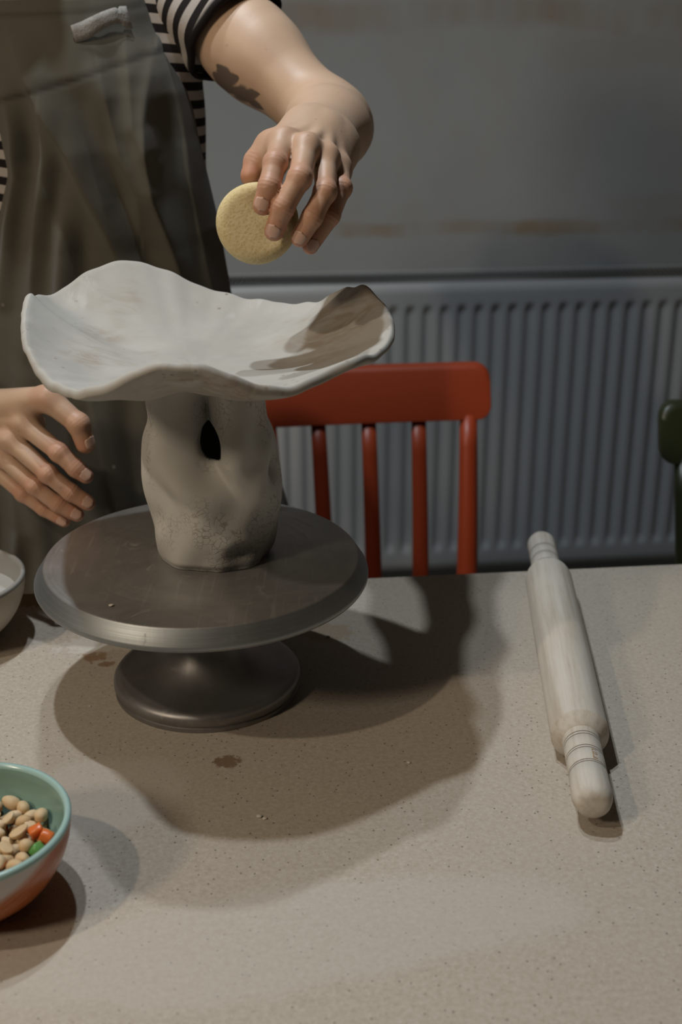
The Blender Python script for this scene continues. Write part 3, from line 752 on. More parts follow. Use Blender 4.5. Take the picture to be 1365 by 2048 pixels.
# peanuts and candied fruit in the teal bowl
def nut_mesh(kind):
    v = []; nu, nv = 14, 9
    for i in range(nv):
        ph = math.pi * i / (nv - 1)
        for j in range(nu):
            a = 2 * math.pi * j / nu
            x, y, z = math.cos(ph), math.sin(ph) * math.cos(a), math.sin(ph) * math.sin(a)
            taper = 1 - 0.16 * x
            if kind == 0:                                    # whole kernel with a seam round it
                s_ = 1 - 0.09 * math.exp(-(z / 0.10) ** 2)
                v.append((0.0082 * x, 0.0056 * y * taper * s_, 0.0055 * z * taper * s_))
            elif kind == 1:                                  # split half, flat with a central groove
                zz = z if z < 0 else z * 0.16 - 0.20 * math.exp(-(y / 0.16) ** 2) * (1 - abs(x)) + 0.02
                v.append((0.0085 * x, 0.0058 * y * taper, 0.0056 * zz * taper))
            else:                                            # plump short kernel with a beak
                bx = 0.0012 * max(0, x - 0.75) * 4
                v.append((0.0070 * x + bx, 0.0060 * y * taper, 0.0058 * z * taper * (1 - 0.06 * math.exp(-(y / 0.1) ** 2))))
    me = bpy.data.meshes.new('peanut'); me.from_pydata(v, [], grid_faces(nu, nv, True)); me.update()
    bm = bmesh.new(); bm.from_mesh(me); bmesh.ops.remove_doubles(bm, verts=bm.verts, dist=1e-6); bmesh.ops.recalc_face_normals(bm, faces=bm.faces); bm.to_mesh(me); bm.free()
    me.polygons.foreach_set('use_smooth', [True] * len(me.polygons)); me.materials.append(M['nut']); return me
NUTS = [nut_mesh(i) for i in range(3)]
def cube_mesh(m):
    bm = bmesh.new(); box_bm(bm, (0, 0, 0), (0.0095, 0.0085, 0.0075), None, 0.0014, 2)
    for v in bm.verts: v.co += Vector(rng.normal(0, 0.0004, 3))
    me = bpy.data.meshes.new('candied_fruit'); bm.to_mesh(me); bm.free(); me.polygons.foreach_set('use_smooth', [True] * len(me.polygons)); me.materials.append(m); return me
def fill_bowl():
    zi = np.array([p[1] for p in inner_prof]); ri = np.array([p[0] for p in inner_prof])
    r0 = 0.0050; P = []
    def floor_z(x, y):
        q = math.hypot(x, y) + r0 * 0.8
        return np.interp(q, ri, zi) + r0 * 0.6 if q > ri[0] else zi[0] + r0
    for k in range(285):
        best = None
        for _ in range(26):
            a = rng.uniform(0, 2 * math.pi); q = 0.058 * math.sqrt(rng.uniform())
            x, y = q * math.cos(a), q * math.sin(a); z = floor_z(x, y)
            if q + r0 > 0.0635: continue
            for p in P:
                dd = (p[0] - x) ** 2 + (p[1] - y) ** 2
                if dd < (1.86 * r0) ** 2: z = max(z, p[2] + math.sqrt((1.86 * r0) ** 2 - dd))
            lim = z + 0.10 * (x * 0.3 - 0.0)                 # heap leans a little to the left
            if best is None or lim < best[0]: best = (lim, x, y, z)
        if best and best[3] < 0.054: P.append(best[1:])
    return P
pile = fill_bowl()
FRUIT = []
for fpx, fpy, c in ((104, 1667, 'orange'), (70, 1655, 'orange'), (72, 1684, 'green'), (22, 1712, 'orange'), (2, 1615, 'orange')):
    q = at_z(fpx, fpy, TZ + 0.046); FRUIT.append((q[0] - BC[0], q[1] - BC[1], c))
fr_mesh = {'orange': cube_mesh(M['candy_orange']), 'green': cube_mesh(M['candy_green'])}
used = set()
topz = lambda i: pile[i][2]
fl = {}
for fx, fy, c in FRUIT:
    cand = [i for i in range(len(pile)) if i not in used and not any(math.hypot(p[0] - pile[i][0], p[1] - pile[i][1]) < 0.0045 and p[2] > pile[i][2] for p in pile)]
    cand.sort(key=lambda i: math.hypot(pile[i][0] - fx, pile[i][1] - fy))
    fl[cand[0]] = c; used.add(cand[0])
fl_lab = ['orange candied fruit cube nearest the right rim of the teal bowl', 'orange candied fruit cube just left of the one nearest the right rim', 'green candied fruit cube in the pile of peanuts', 'orange candied fruit cube at the near side of the peanut pile', 'orange candied fruit cube at the left side of the peanut pile']
for j, (i, c) in enumerate(fl.items()):
    o = link('candied_fruit', fr_mesh[c], None, None, (BC[0] + pile[i][0], BC[1] + pile[i][1], TZ + pile[i][2]))
    o.rotation_euler = tuple(rng.uniform(0, 6.28, 3)); tag(o, fl_lab[j], 'candied fruit', 'candied fruit among the peanuts')
for i, p in enumerate(pile):
    if i in fl: continue
    o = link('peanut', NUTS[int(rng.integers(0, 3))], None, None, (BC[0] + p[0], BC[1] + p[1], TZ + p[2]))
    o.rotation_euler = (rng.uniform(-0.7, 0.7) + (math.pi if rng.uniform() < 0.2 else 0), rng.uniform(-0.6, 0.6), rng.uniform(0, 6.28))
    s_ = rng.uniform(0.76, 0.94); o.scale = (s_, s_, s_)
    tag(o, 'blanched peanut in the pile filling the teal bowl', 'peanut', 'peanuts in the teal bowl')

# clay crumbs
def crumb(px, py, z, size, label):
    p = at_z(px, py, z); bm = bmesh.new(); bmesh.ops.create_icosphere(bm, subdivisions=2, radius=size)
    for v in bm.verts: v.co = Vector((v.co.x * rng.uniform(0.75, 1.25), v.co.y * rng.uniform(0.7, 1.1), v.co.z * 0.4))
    zmin = min(v.co.z for v in bm.verts)
    me = bpy.data.meshes.new('clay_crumb'); bm.to_mesh(me); bm.free()
    o = link('clay_crumb', me, M['crumb'], None, (p[0], p[1], z - zmin)); tag(o, label, 'clay crumb', 'dry clay crumbs')
crumb(223, 1212, TZ + PZ, 0.0021, 'tiny pale clay crumb on the wheel head, left of the stem')
crumb(519, 1634, TZ, 0.0022, 'pale clay crumb on the table in front of the wheel, left of the pair')
crumb(530, 1638, TZ, 0.0018, 'pale clay crumb on the table in front of the wheel, right of the pair')
crumb(818, 1526, TZ, 0.0016, 'tiny pale clay crumb in the shadow right of the wheel')
crumb(657, 1274, TZ, 0.0019, 'pale clay crumb on the table under the right side of the wheel head')
crumb(180, 1413, TZ, 0.0011, 'tiny pale clay crumb left of the wheel foot')

# ------------------------------------------------------------------ person: implicit surface helper
def mesh_sdf(f, lo, hi, h, project=2):
    """surface nets of f = 0 on a grid of step h, evaluated only near the surface"""
    lo = np.array(lo, float); hi = np.array(hi, float); B = 8
    nb = np.ceil((hi - lo) / (h * B)).astype(int); n = nb * B
    g = [lo[i] + (np.arange(nb[i]) * B + B / 2 - 0.5) * h for i in range(3)]
    cen = np.stack(np.meshgrid(*g, indexing='ij'), -1).reshape(-1, 3)
    d = f(cen); val = np.repeat(np.repeat(np.repeat(np.sign(d).reshape(nb), B, 0), B, 1), B, 2).astype(np.float32)
    act = np.nonzero(np.abs(d) < B * h * 1.25)[0]
    off = np.stack(np.meshgrid(*[np.arange(B)] * 3, indexing='ij'), -1).reshape(-1, 3)
    for c in range(0, len(act), 400):
        bi = np.stack(np.unravel_index(act[c:c + 400], nb), -1)
        ii = (bi[:, None, :] * B + off[None]).reshape(-1, 3)
        val[ii[:, 0], ii[:, 1], ii[:, 2]] = f(lo + ii * h)
    s = val < 0
    c8 = np.zeros(tuple(n - 1), np.int8)
    for a in (0, 1):
        for b in (0, 1):
            for c in (0, 1): c8 += s[a:n[0] - 1 + a, b:n[1] - 1 + b, c:n[2] - 1 + c]
    cells = np.stack(np.nonzero((c8 > 0) & (c8 < 8)), -1)
    idx = np.full(tuple(n - 1), -1, np.int64); idx[tuple(cells.T)] = np.arange(len(cells))
    acc = np.zeros((len(cells), 3)); cnt = np.zeros(len(cells))
    cor = [(a, b, c) for a in (0, 1) for b in (0, 1) for c in (0, 1)]
    for p in cor:
        for q in cor:
            if sum(q) - sum(p) == 1 and all(x <= y for x, y in zip(p, q)):
                v0 = val[tuple((cells + p).T)]; v1 = val[tuple((cells + q).T)]
                m = (v0 < 0) != (v1 < 0); t = np.where(m, v0 / np.where(m, v0 - v1, 1), 0)
                acc[m] += (np.array(p) + (np.array(q) - np.array(p)) * t[:, None])[m]; cnt[m] += 1
    V_ = lo + (cells + acc / cnt[:, None]) * h
    fs = []
    for ax in range(3):
        o1, o2 = [(1, 2), (2, 0), (0, 1)][ax]
        sl0 = [slice(None)] * 3; sl1 = [slice(None)] * 3; sl0[ax] = slice(0, -1); sl1[ax] = slice(1, None)
        ch = np.stack(np.nonzero(s[tuple(sl0)] != s[tuple(sl1)]), -1)
        ch = ch[(ch[:, o1] > 0) & (ch[:, o2] > 0) & (ch[:, o1] < n[o1] - 1) & (ch[:, o2] < n[o2] - 1) & (ch[:, ax] < n[ax] - 1)]
        e1 = np.zeros(3, int); e1[o1] = 1; e2 = np.zeros(3, int); e2[o2] = 1
        q = np.stack([idx[tuple((ch - e1 - e2).T)], idx[tuple((ch - e2).T)], idx[tuple(ch.T)], idx[tuple((ch - e1).T)]], -1)
        inn = s[tuple(ch.T)]; q[~inn] = q[~inn][:, ::-1]; fs.append(q[(q >= 0).all(1)])
    for _ in range(project):
        e = 0.4 * h; f0 = f(V_)
        gr = np.stack([f(V_ + np.eye(3)[k] * e) - f0 for k in range(3)], -1) / e
        V_ = V_ - np.clip(f0, -h, h)[:, None] * gr / np.maximum((gr ** 2).sum(1), 0.2)[:, None]
    return V_, np.vstack(fs)
def rcone(P, a, b, ra, rb):
    ba = b - a; t = np.clip(((P - a) @ ba) / (ba @ ba), 0, 1)
    return np.linalg.norm(P - a - t[:, None] * ba, axis=1) - (ra + (rb - ra) * t)
def ball(P, c, r): return np.linalg.norm(P - c, axis=1) - r
def ellips(P, c, r):
    q = (P - c) / r; k = np.linalg.norm(q, axis=1); k2 = np.linalg.norm(q / r, axis=1)
    return k * (k - 1) / np.maximum(k2, 1e-9)
def smin(a, b, k):
    hh = np.clip(0.5 + 0.5 * (b - a) / k, 0, 1); return b + (a - b) * hh - k * hh * (1 - hh)
def smax(a, b, k): return -smin(-a, -b, k)
def A3(*p): return np.array(p, float)
def hand_sdf(W, fore, fingers, thumb, pnorm, wr=(0.026, 0.019)):
    """W wrist, fore = unit vector up the forearm; fingers: list of (joints[4], radii[4]); pnorm = direction out of the back of the hand"""
    wside = np.cross(fore, pnorm); wside /= np.linalg.norm(wside)
    side = fingers[0][0][0] - fingers[3][0][0]; wside = wside if wside @ side > 0 else -wside
    def f(P):
        # palm: one strut per metacarpal
        palm = None
        for i, (J, rd) in enumerate(fingers):
            base = W + wside * (0.014 - 0.0095 * i) - fore * 0.004
            a = rcone(P, base - pnorm * 0.002, J[0] - pnorm * 0.004, 0.0150, rd[0] * 1.03)
            palm = a if palm is None else smin(palm, a, 0.011)
        # heel of the hand and fleshy edge
        palm = smin(palm, rcone(P, W - pnorm * 0.008 + wside * 0.012 - fore * 0.012, fingers[0][0][0] - pnorm * 0.014, 0.014, 0.0095), 0.012)
        palm = smin(palm, rcone(P, W - pnorm * 0.008 - wside * 0.012 - fore * 0.012, fingers[3][0][0] - pnorm * 0.012, 0.013, 0.0090), 0.012)
        for J, rd in fingers: palm = smin(palm, ball(P, J[0] + pnorm * 0.0008, rd[0] * 0.98), 0.006)
        # thumb base
        tj, tr = thumb
        th0 = rcone(P, tj[0], tj[1], tr[0], tr[1]); palm = smin(palm, th0, 0.014)
        out = palm
        for J, rd in fingers:
            d = rcone(P, J[0], J[1], rd[0] * 0.90, rd[1] * 0.93)
            d = smin(d, rcone(P, J[1], J[2], rd[1] * 0.93, rd[2]), 0.003)
            d = smin(d, rcone(P, J[2], J[3], rd[2], rd[3]), 0.003)
            d = smin(d, ball(P, J[1], rd[1]), 0.003)
            out = np.minimum(out, smin(palm, d, 0.0065))
        d = smin(rcone(P, tj[1], tj[2], tr[1], tr[2] * 0.95), rcone(P, tj[2], tj[3], tr[2], tr[3]), 0.004)
        d = smin(d, ball(P, tj[2], tr[2] * 1.02), 0.003)
        out = np.minimum(out, smin(palm, d, 0.008))
        # tendons fanning over the back
        for J, rd in fingers[:4]:
            out = smin(out, rcone(P, W + pnorm * 0.011 - fore * 0.012, J[0] + pnorm * (rd[0] * 0.62), 0.0028, 0.0034), 0.006)
        return out
    return f
def capsule_el(P, a, b, ra, rb, n, fl):
    """tapered limb flattened along n by fl"""
    ba = b - a; t = np.clip(((P - a) @ ba) / (ba @ ba), 0, 1); q = P - a - t[:, None] * ba
    qn = (q @ n)[:, None] * n; q = q - qn + qn / fl
    return (np.linalg.norm(q, axis=1) - (ra + (rb - ra) * t)) * min(1.0, fl)

# joints (world), left arm holds the sponge, right hand steadies the wheel
LS = at_y(352, -42, 1.415); LE = at_y(662, 247, 1.275); LW = at_y(643, 277, 1.083)
lf = [([at_y(566, 286, 1.020), at_y(551, 327, 0.987), at_y(539, 374, 0.972), at_y(526, 411, 0.971)], [0.0112, 0.0094, 0.0086, 0.0076]),
      ([at_y(612, 297, 1.012), at_y(600, 356, 0.975), at_y(567, 414, 0.966), at_y(549, 462, 0.968)], [0.0112, 0.0094, 0.0086, 0.0078]),
      ([at_y(652, 317, 1.018), at_y(651, 383, 0.983), at_y(625, 434, 0.972), at_y(600, 475, 0.974)], [0.0105, 0.0089, 0.0081, 0.0073]),
      ([at_y(678, 338, 1.034), at_y(684, 376, 1.005), at_y(662, 432, 0.990), at_y(621, 492, 0.984)], [0.0096, 0.0080, 0.0072, 0.0065])]
lth = ([at_y(612, 296, 1.064), at_y(541, 296, 1.040), at_y(514, 324, 1.034), at_y(503, 352, 1.0265)], [0.0150, 0.0115, 0.0098, 0.0088])
RW = at_y(-75, 822, 1.195)
rf = [([at_y(48, 848, 1.142), at_y(118, 905, 1.117), at_y(152, 937, 1.113), at_y(172, 952, 1.113)], [0.0112, 0.0093, 0.0084, 0.0074]),
      ([at_y(22, 880, 1.142), at_y(96, 948, 1.115), at_y(142, 985, 1.113), at_y(176, 1006, 1.114)], [0.0112, 0.0092, 0.0083, 0.0074]),
      ([at_y(0, 908, 1.147), at_y(70, 973, 1.120), at_y(116, 1008, 1.117), at_y(154, 1029, 1.118)], [0.0104, 0.0087, 0.0079, 0.0070]),
      ([at_y(-18, 930, 1.157), at_y(46, 988, 1.135), at_y(88, 1018, 1.131), at_y(128, 1042, 1.128)], [0.0095, 0.0078, 0.0070, 0.0062])]
rth = ([at_y(-20, 812, 1.168), at_y(96, 797, 1.135), at_y(157, 848, 1.122), at_y(171, 888, 1.122)], [0.0160, 0.0120, 0.0102, 0.0092])
RE = A3(-0.60, 1.335, 1.03); RS = A3(-0.475, 1.435, 1.285)
def unit(v): return v / np.linalg.norm(v)
l_fore = unit(LE - LW); r_fore = unit(RE - RW)
def pn(fs, W, toward):
    n = np.cross(fs[0][0][0] - W, fs[3][0][0] - W); n = unit(n); return n if n @ toward > 0 else -n
l_pn = pn(lf, LW, A3(0, -0.5, 1)); r_pn = pn(rf, RW, A3(0.0, -1, 0.4))
lh = hand_sdf(LW, l_fore, lf, lth, l_pn); rh_ = hand_sdf(RW, r_fore, rf, rth, r_pn)
def arm_sdf(hand, W, E, S_, n_w):
    ua, fa = unit(E - S_), unit(W - E)
    mid = E + (W - E) * 0.32
    def f(P):
        d = capsule_el(P, mid, W, 0.0340, 0.0255, n_w, 0.82)
        d = smin(d, rcone(P, E, mid, 0.0335, 0.0335), 0.03)
        d = smin(d, rcone(P, S_, S_ + (E - S_) * 0.55, 0.0475, 0.0400), 0.03)
        d = smin(d, rcone(P, S_ + (E - S_) * 0.5, E, 0.0405, 0.0325), 0.03)
        d = smin(d, ball(P, E + unit(ua - fa) * 0.020, 0.021), 0.02)
        return smin(d, hand(P), 0.028)
    return f
l_arm = arm_sdf(lh, LW, LE, LS, l_pn); r_arm = arm_sdf(rh_, RW, RE, RS, r_pn)
def bbox(*pts, m=0.06): p = np.array(pts); return p.min(0) - m, p.max(0) + m
def arm_mesh(f, S_, E, W, fs, th, h):
    cut = S_ + (E - S_) * 0.12; ax = unit(E - S_)
    def g(P): return smax(f(P), -((P - cut) @ ax), 0.004)
    pts = [cut, E, W] + [j for J, _ in fs for j in J] + list(th[0])
    lo, hi = bbox(*pts)
    return mesh_sdf(g, lo, hi, h)
def skin_attrs(P, fs, th, tat=None):
    bl = np.zeros(len(P)); cr = np.zeros(len(P))
    for J, rd in list(fs) + [th]:
        for k, (i, wgt, s_) in enumerate(((3, 1.0, 0.018), (2, 0.85, 0.014), (1, 0.8, 0.015), (0, 0.45, 0.014))):
            bl = np.maximum(bl, wgt * np.exp(-(np.linalg.norm(P - J[i], axis=1) / s_) ** 2))
        for i in (1, 2):                                     # fine skin folds over the knuckles
            ax = unit(J[i + 1] - J[i - 1]) if i < 3 else unit(J[i] - J[i - 1]); q = (P - J[i]) @ ax
            nr = np.linalg.norm(P - J[i], axis=1)
            cr = np.maximum(cr, np.exp(-(nr / 0.0125) ** 4) * np.exp(-(q / 0.0055) ** 2) * (0.5 + 0.5 * np.cos(q * 2 * np.pi / 0.0032)))
    return {'blush': bl, 'crease': cr, 'tattoo': np.zeros(len(P)) if tat is None else tat}

person = empty('person', (-0.27, 1.385, 0), 0, 'person in an olive linen apron and striped T-shirt wiping the clay dish', 'person')
lv, lfq = arm_mesh(l_arm, LS, LE, LW, lf, lth, 0.0015)
rv, rfq = arm_mesh(r_arm, RS, RE, RW, rf, rth, 0.0016)
# tattoo: a leafy sprig on the underside of the upper arm
def tattoo(P):
    t = np.zeros(len(P)); st = [at_y(x, y, 1.33) for x, y in ((436, 140), (470, 165), (500, 188), (530, 206))]
    def seg(a, b, wd):
        ba = b - a; q = P - a; tt = np.clip((q[:, [0, 2]] @ ba[[0, 2]]) / (ba[[0, 2]] @ ba[[0, 2]]), 0, 1)
        d = np.linalg.norm(q[:, [0, 2]] - tt[:, None] * ba[[0, 2]], axis=1)
        return np.clip(1 - d / (wd * np.sin(np.pi * np.clip(0.12 + 0.86 * tt, 0, 1)) + 1e-5) * 0.5, 0, 1)
    for a, b, wd in (((432, 148), (472, 186), 0.008), ((448, 150), (446, 128), 0.006), ((455, 160), (484, 150), 0.0065), ((470, 176), (512, 196), 0.0085), ((486, 186), (526, 182), 0.006), ((500, 196), (532, 214), 0.004), ((440, 130), (470, 160), 0.006)):
        t = np.maximum(t, seg(at_y(*a, 1.33), at_y(*b, 1.33), wd))
    return t * (P[:, 1] < 1.40)
la = skin_attrs(lv, lf, lth, tattoo(lv)); ra = skin_attrs(rv, rf, rth)

# trunk, head and legs
NECK = A3(-0.312, 1.405, 1.335); HEAD = A3(-0.335, 1.335, 1.515)
PEL = A3(-0.262, 1.40, 0.90); WST = A3(-0.266, 1.388, 1.05); CH = A3(-0.284, 1.395, 1.215)
def flat_y(P, yc, k): Q = P.copy(); Q[:, 1] = yc + (Q[:, 1] - yc) * k; return Q
def trunk(P, g=0.0):
    Q = flat_y(P, 1.39, 1.38); fl = lambda a: A3(a[0], 1.39 + (a[1] - 1.39) * 1.38, a[2])
    d = rcone(Q, fl(PEL), fl(WST), 0.155, 0.122)
    d = smin(d, rcone(Q, fl(WST), fl(CH), 0.120, 0.126), 0.03)
    d = smin(d, rcone(Q, fl(CH), fl(NECK - A3(0, 0, 0.05)), 0.124, 0.075), 0.03)
    d = d / 1.15
    for s_ in (LS, RS): d = smin(d, rcone(P, NECK - A3(0, 0, 0.035), s_, 0.050, 0.050), 0.035)
    return d - g
def legs(P, g=0.0):
    d = None
    for sx in (-1, 1):
        hip = PEL + A3(sx * 0.07, 0, -0.03); kn = A3(PEL[0] + sx * 0.07, 1.40, 0.48); an = A3(PEL[0] + sx * 0.07, 1.43, 0.07)
        a = smin(rcone(P, hip, kn, 0.076, 0.054), rcone(P, kn, an, 0.056, 0.036), 0.03)
        d = a if d is None else np.minimum(d, a)
    return d - g
def head(P):
    d = ellips(P, HEAD + A3(0, 0.01, 0.02), A3(0.075, 0.095, 0.105))
    d = smin(d, ellips(P, HEAD + A3(0, -0.035, -0.055), A3(0.052, 0.060, 0.062)), 0.03)
    d = smin(d, rcone(P, NECK, HEAD + A3(0, 0.02, -0.04), 0.055, 0.050), 0.02)
    d = smin(d, rcone(P, HEAD + A3(0, -0.088, 0.002), HEAD + A3(0, -0.103, -0.030), 0.005, 0.0095), 0.009)
    for sx in (-1, 1):
        d = smax(d, -ball(P, HEAD + A3(sx * 0.032, -0.103, 0.008), 0.016), 0.012)
        d = smin(d, ball(P, HEAD + A3(sx * 0.032, -0.080, 0.006), 0.014), 0.003)
        d = smin(d, ellips(P, HEAD + A3(sx * 0.076, 0.012, -0.01), A3(0.010, 0.019, 0.031)), 0.006)
    d = smin(d, ellips(P, HEAD + A3(0, -0.090, -0.062), A3(0.022, 0.008, 0.005)), 0.004)
    d = smin(d, ellips(P, HEAD + A3(0, -0.089, -0.073), A3(0.019, 0.008, 0.006)), 0.004)
    return d
def feet(P):
    d = None
    for sx in (-1, 1):
        x = PEL[0] + sx * 0.07
        a = smax(capsule_el(P, A3(x, 1.45, 0.045), A3(x, 1.28, 0.03), 0.042, 0.038, A3(0, 0, 1), 0.9), 0.002 - P[:, 2], 0.006)
        d = a if d is None else np.minimum(d, a)
    return d
def body(P):
    d = smin(trunk(P), legs(P), 0.03); d = smin(d, head(P), 0.025)
    for S_, E in ((LS, LE), (RS, RE)): d = smin(d, rcone(P, S_, S_ + (E - S_) * 0.2, 0.050, 0.047), 0.03)
    return np.minimum(d, feet(P) + 0.006)
bv, bf = mesh_sdf(body, (-0.58, 1.16, 0.0), (-0.02, 1.62, 1.68), 0.0065, 2)
BV = np.vstack([bv, lv, rv]); BF = np.vstack([bf, lfq + len(bv), rfq + len(bv) + len(lv)])
lips = np.exp(-(np.linalg.norm((bv - (HEAD + A3(0, -0.095, -0.067))) / A3(0.024, 0.03, 0.010), axis=1)) ** 4)
cat = lambda k: np.r_[lips if k == 'blush' else np.zeros(len(bv)), la[k], ra[k]]
bodyo = mesh('body', BV, BF, M['skin'], person, attrs={k: cat(k) for k in ('blush', 'crease', 'tattoo')}, world=True)

# finger nails
def nail(J, rd, pnv, length=0.0105, wid=0.78):
    d = unit(J[3] - J[2]); n = pnv - d * (pnv @ d); n = unit(n); s_ = np.cross(d, n); r = rd[3]
    v = []; nu, nv = 9, 9
    for i in range(nv):
        u = i / (nv - 1); w_ = wid * math.sqrt(max(0, 1 - abs(2 * u - 1) ** 4)) + 0.02
        for j in range(nu):
            a = (j / (nu - 1) * 2 - 1) * w_
            along = -length * 0.62 + length * u
            lift = 0.00035 - 0.0030 * max(0, u - 0.55) ** 2
            v.append(J[3] + d * along + (n * math.cos(a) + s_ * math.sin(a)) * (r + (rd[2] - r) * max(0, -along) / max(1e-4, np.linalg.norm(J[3] - J[2])) + lift))
    o = mesh('fingernail', v, grid_faces(nu, nv), M['nail'], bodyo, world=True)
    md = o.modifiers.new('thickness', 'SOLIDIFY'); md.thickness = 0.0005; md.offset = -1
def dors(J, hint):
    """direction out of the back of the finger's last joint"""
    d = unit(J[3] - J[2]); n = hint - d * (hint @ d); return unit(n)
for (J, rd), hint in zip(lf, (A3(-0.15, -1, 0.15), A3(-0.1, -1, 0.2), A3(0.0, -1, 0.25), A3(0.35, -1, 0.1))): nail(J, rd, dors(J, hint))
for (J, rd), hint in zip(rf, (A3(0.25, -0.9, 0.5), A3(0.2, -0.9, 0.5), A3(0.15, -0.9, 0.4), A3(0.1, -1, 0.1))): nail(J, rd, dors(J, hint))
nail(rth[0], rth[1], dors(rth[0], A3(0.8, -0.5, 0.4)), 0.012)

# shirt, sleeves, trousers, shoes, hair
AX = unit(A3(0.10, 0.0, 1.0))                               # the ribbing tilts with the shoulders
def torso_arms(P, g):
    d = trunk(P)
    for S_, E in ((LS, LE), (RS, RE)): d = smin(d, rcone(P, S_, S_ + (E - S_) * 0.22, 0.050, 0.047), 0.03)
    return d - g
def shirt(P): return smax(smax(torso_arms(P, 0.0055), 0.93 - P[:, 2], 0.004), -smax(rcone(P, NECK + A3(0.0, -0.03, -0.02), NECK + A3(0, -0.03, 0.12), 0.072, 0.09), -1.0, 0.01), 0.006)
sv, sf = mesh_sdf(shirt, (-0.62, 1.2, 0.9), (-0.02, 1.58, 1.42), 0.0055, 2)
shirto = mesh('shirt', sv, sf, M['stripes'], person, attrs={'stripe': (sv @ AX) / 0.0178, 'hem': np.zeros(len(sv))}, world=True)
def sleeve(S_, E, n_dir, ln, r0, r1, rings=34):
    ax = unit(E - S_); up = unit(n_dir - ax * (n_dir @ ax)); sd = np.cross(ax, up); v, st, hm = [], [], []; NA = 72
    for i in range(rings):
        t = i / (rings - 1)
        for j in range(NA):
            a = 2 * math.pi * j / NA
            fold = 0.0022 * math.sin(3 * a + 5 * t) * t + 0.0016 * math.sin(7 * a - 4 * t) * t + 0.0035 * max(0, math.cos(a - 3.6)) ** 6 * t
            r = r0 + (r1 - r0) * t + fold
            along = -0.025 + (ln + 0.025) * t * (1 + 0.07 * math.cos(a - 0.4))
            v.append(S_ + ax * along + (up * math.cos(a) + sd * math.sin(a)) * r)
            st.append(along / 0.0178 + 0.25 * math.sin(a * 2) * 0.4); hm.append(float(t > 0.95))
    k0 = len(v)
    for j in range(NA):                                      # turn the hem inwards
        a = 2 * math.pi * j / NA; p = np.array(v[(rings - 1) * NA + j]); c = S_ + ax * ((p - S_) @ ax)
        v.append(c + (p - c) * 0.955 + ax * 0.001); st.append(0); hm.append(1.0)
    for j in range(NA):
        p = np.array(v[k0 + j]); v.append(p - ax * 0.03); st.append(0); hm.append(1.0)
    o = mesh('sleeve', v, grid_faces(NA, rings + 2, True), M['stripes'], shirto, attrs={'stripe': st, 'hem': hm}, world=True)
    md = o.modifiers.new('thickness', 'SOLIDIFY'); md.thickness = 0.0012; md.offset = 1
sleeve(LS, LE, A3(0, 0, 1), 0.098, 0.0585, 0.0565)
sleeve(RS, RE, A3(0, 0, 1), 0.10, 0.0585, 0.0565)
tv, tf_ = mesh_sdf(lambda P: smax(smax(smin(trunk(P), legs(P), 0.03) - 0.009, P[:, 2] - 0.955, 0.003), 0.075 - P[:, 2], 0.003), (-0.52, 1.2, 0.04), (0.0, 1.6, 1.0), 0.008, 2)
mesh('trousers', tv, tf_, M['denim'], person, world=True)
fv, ff_ = mesh_sdf(feet, (-0.47, 1.2, -0.02), (-0.05, 1.53, 0.12), 0.005, 1)
mesh('shoes', fv, ff_, M['shoe'], person, world=True)
def hair(P):
    d = ellips(P, HEAD + A3(0, 0.02, 0.03), A3(0.086, 0.104, 0.114))
    d = smax(d, -ellips(P, HEAD + A3(0, -0.085, -0.05), A3(0.066, 0.085, 0.115)), 0.01)
    d = smax(d, -(P[:, 2] - (HEAD[2] - 0.075)), 0.01)
    return smin(d, ellips(P, HEAD + A3(0, 0.115, 0.05), A3(0.042, 0.036, 0.042)), 0.015)
hv, hf = mesh_sdf(hair, HEAD - 0.16, HEAD + 0.21, 0.005, 2)
mesh('hair', hv, hf, M['hair'], person, world=True)

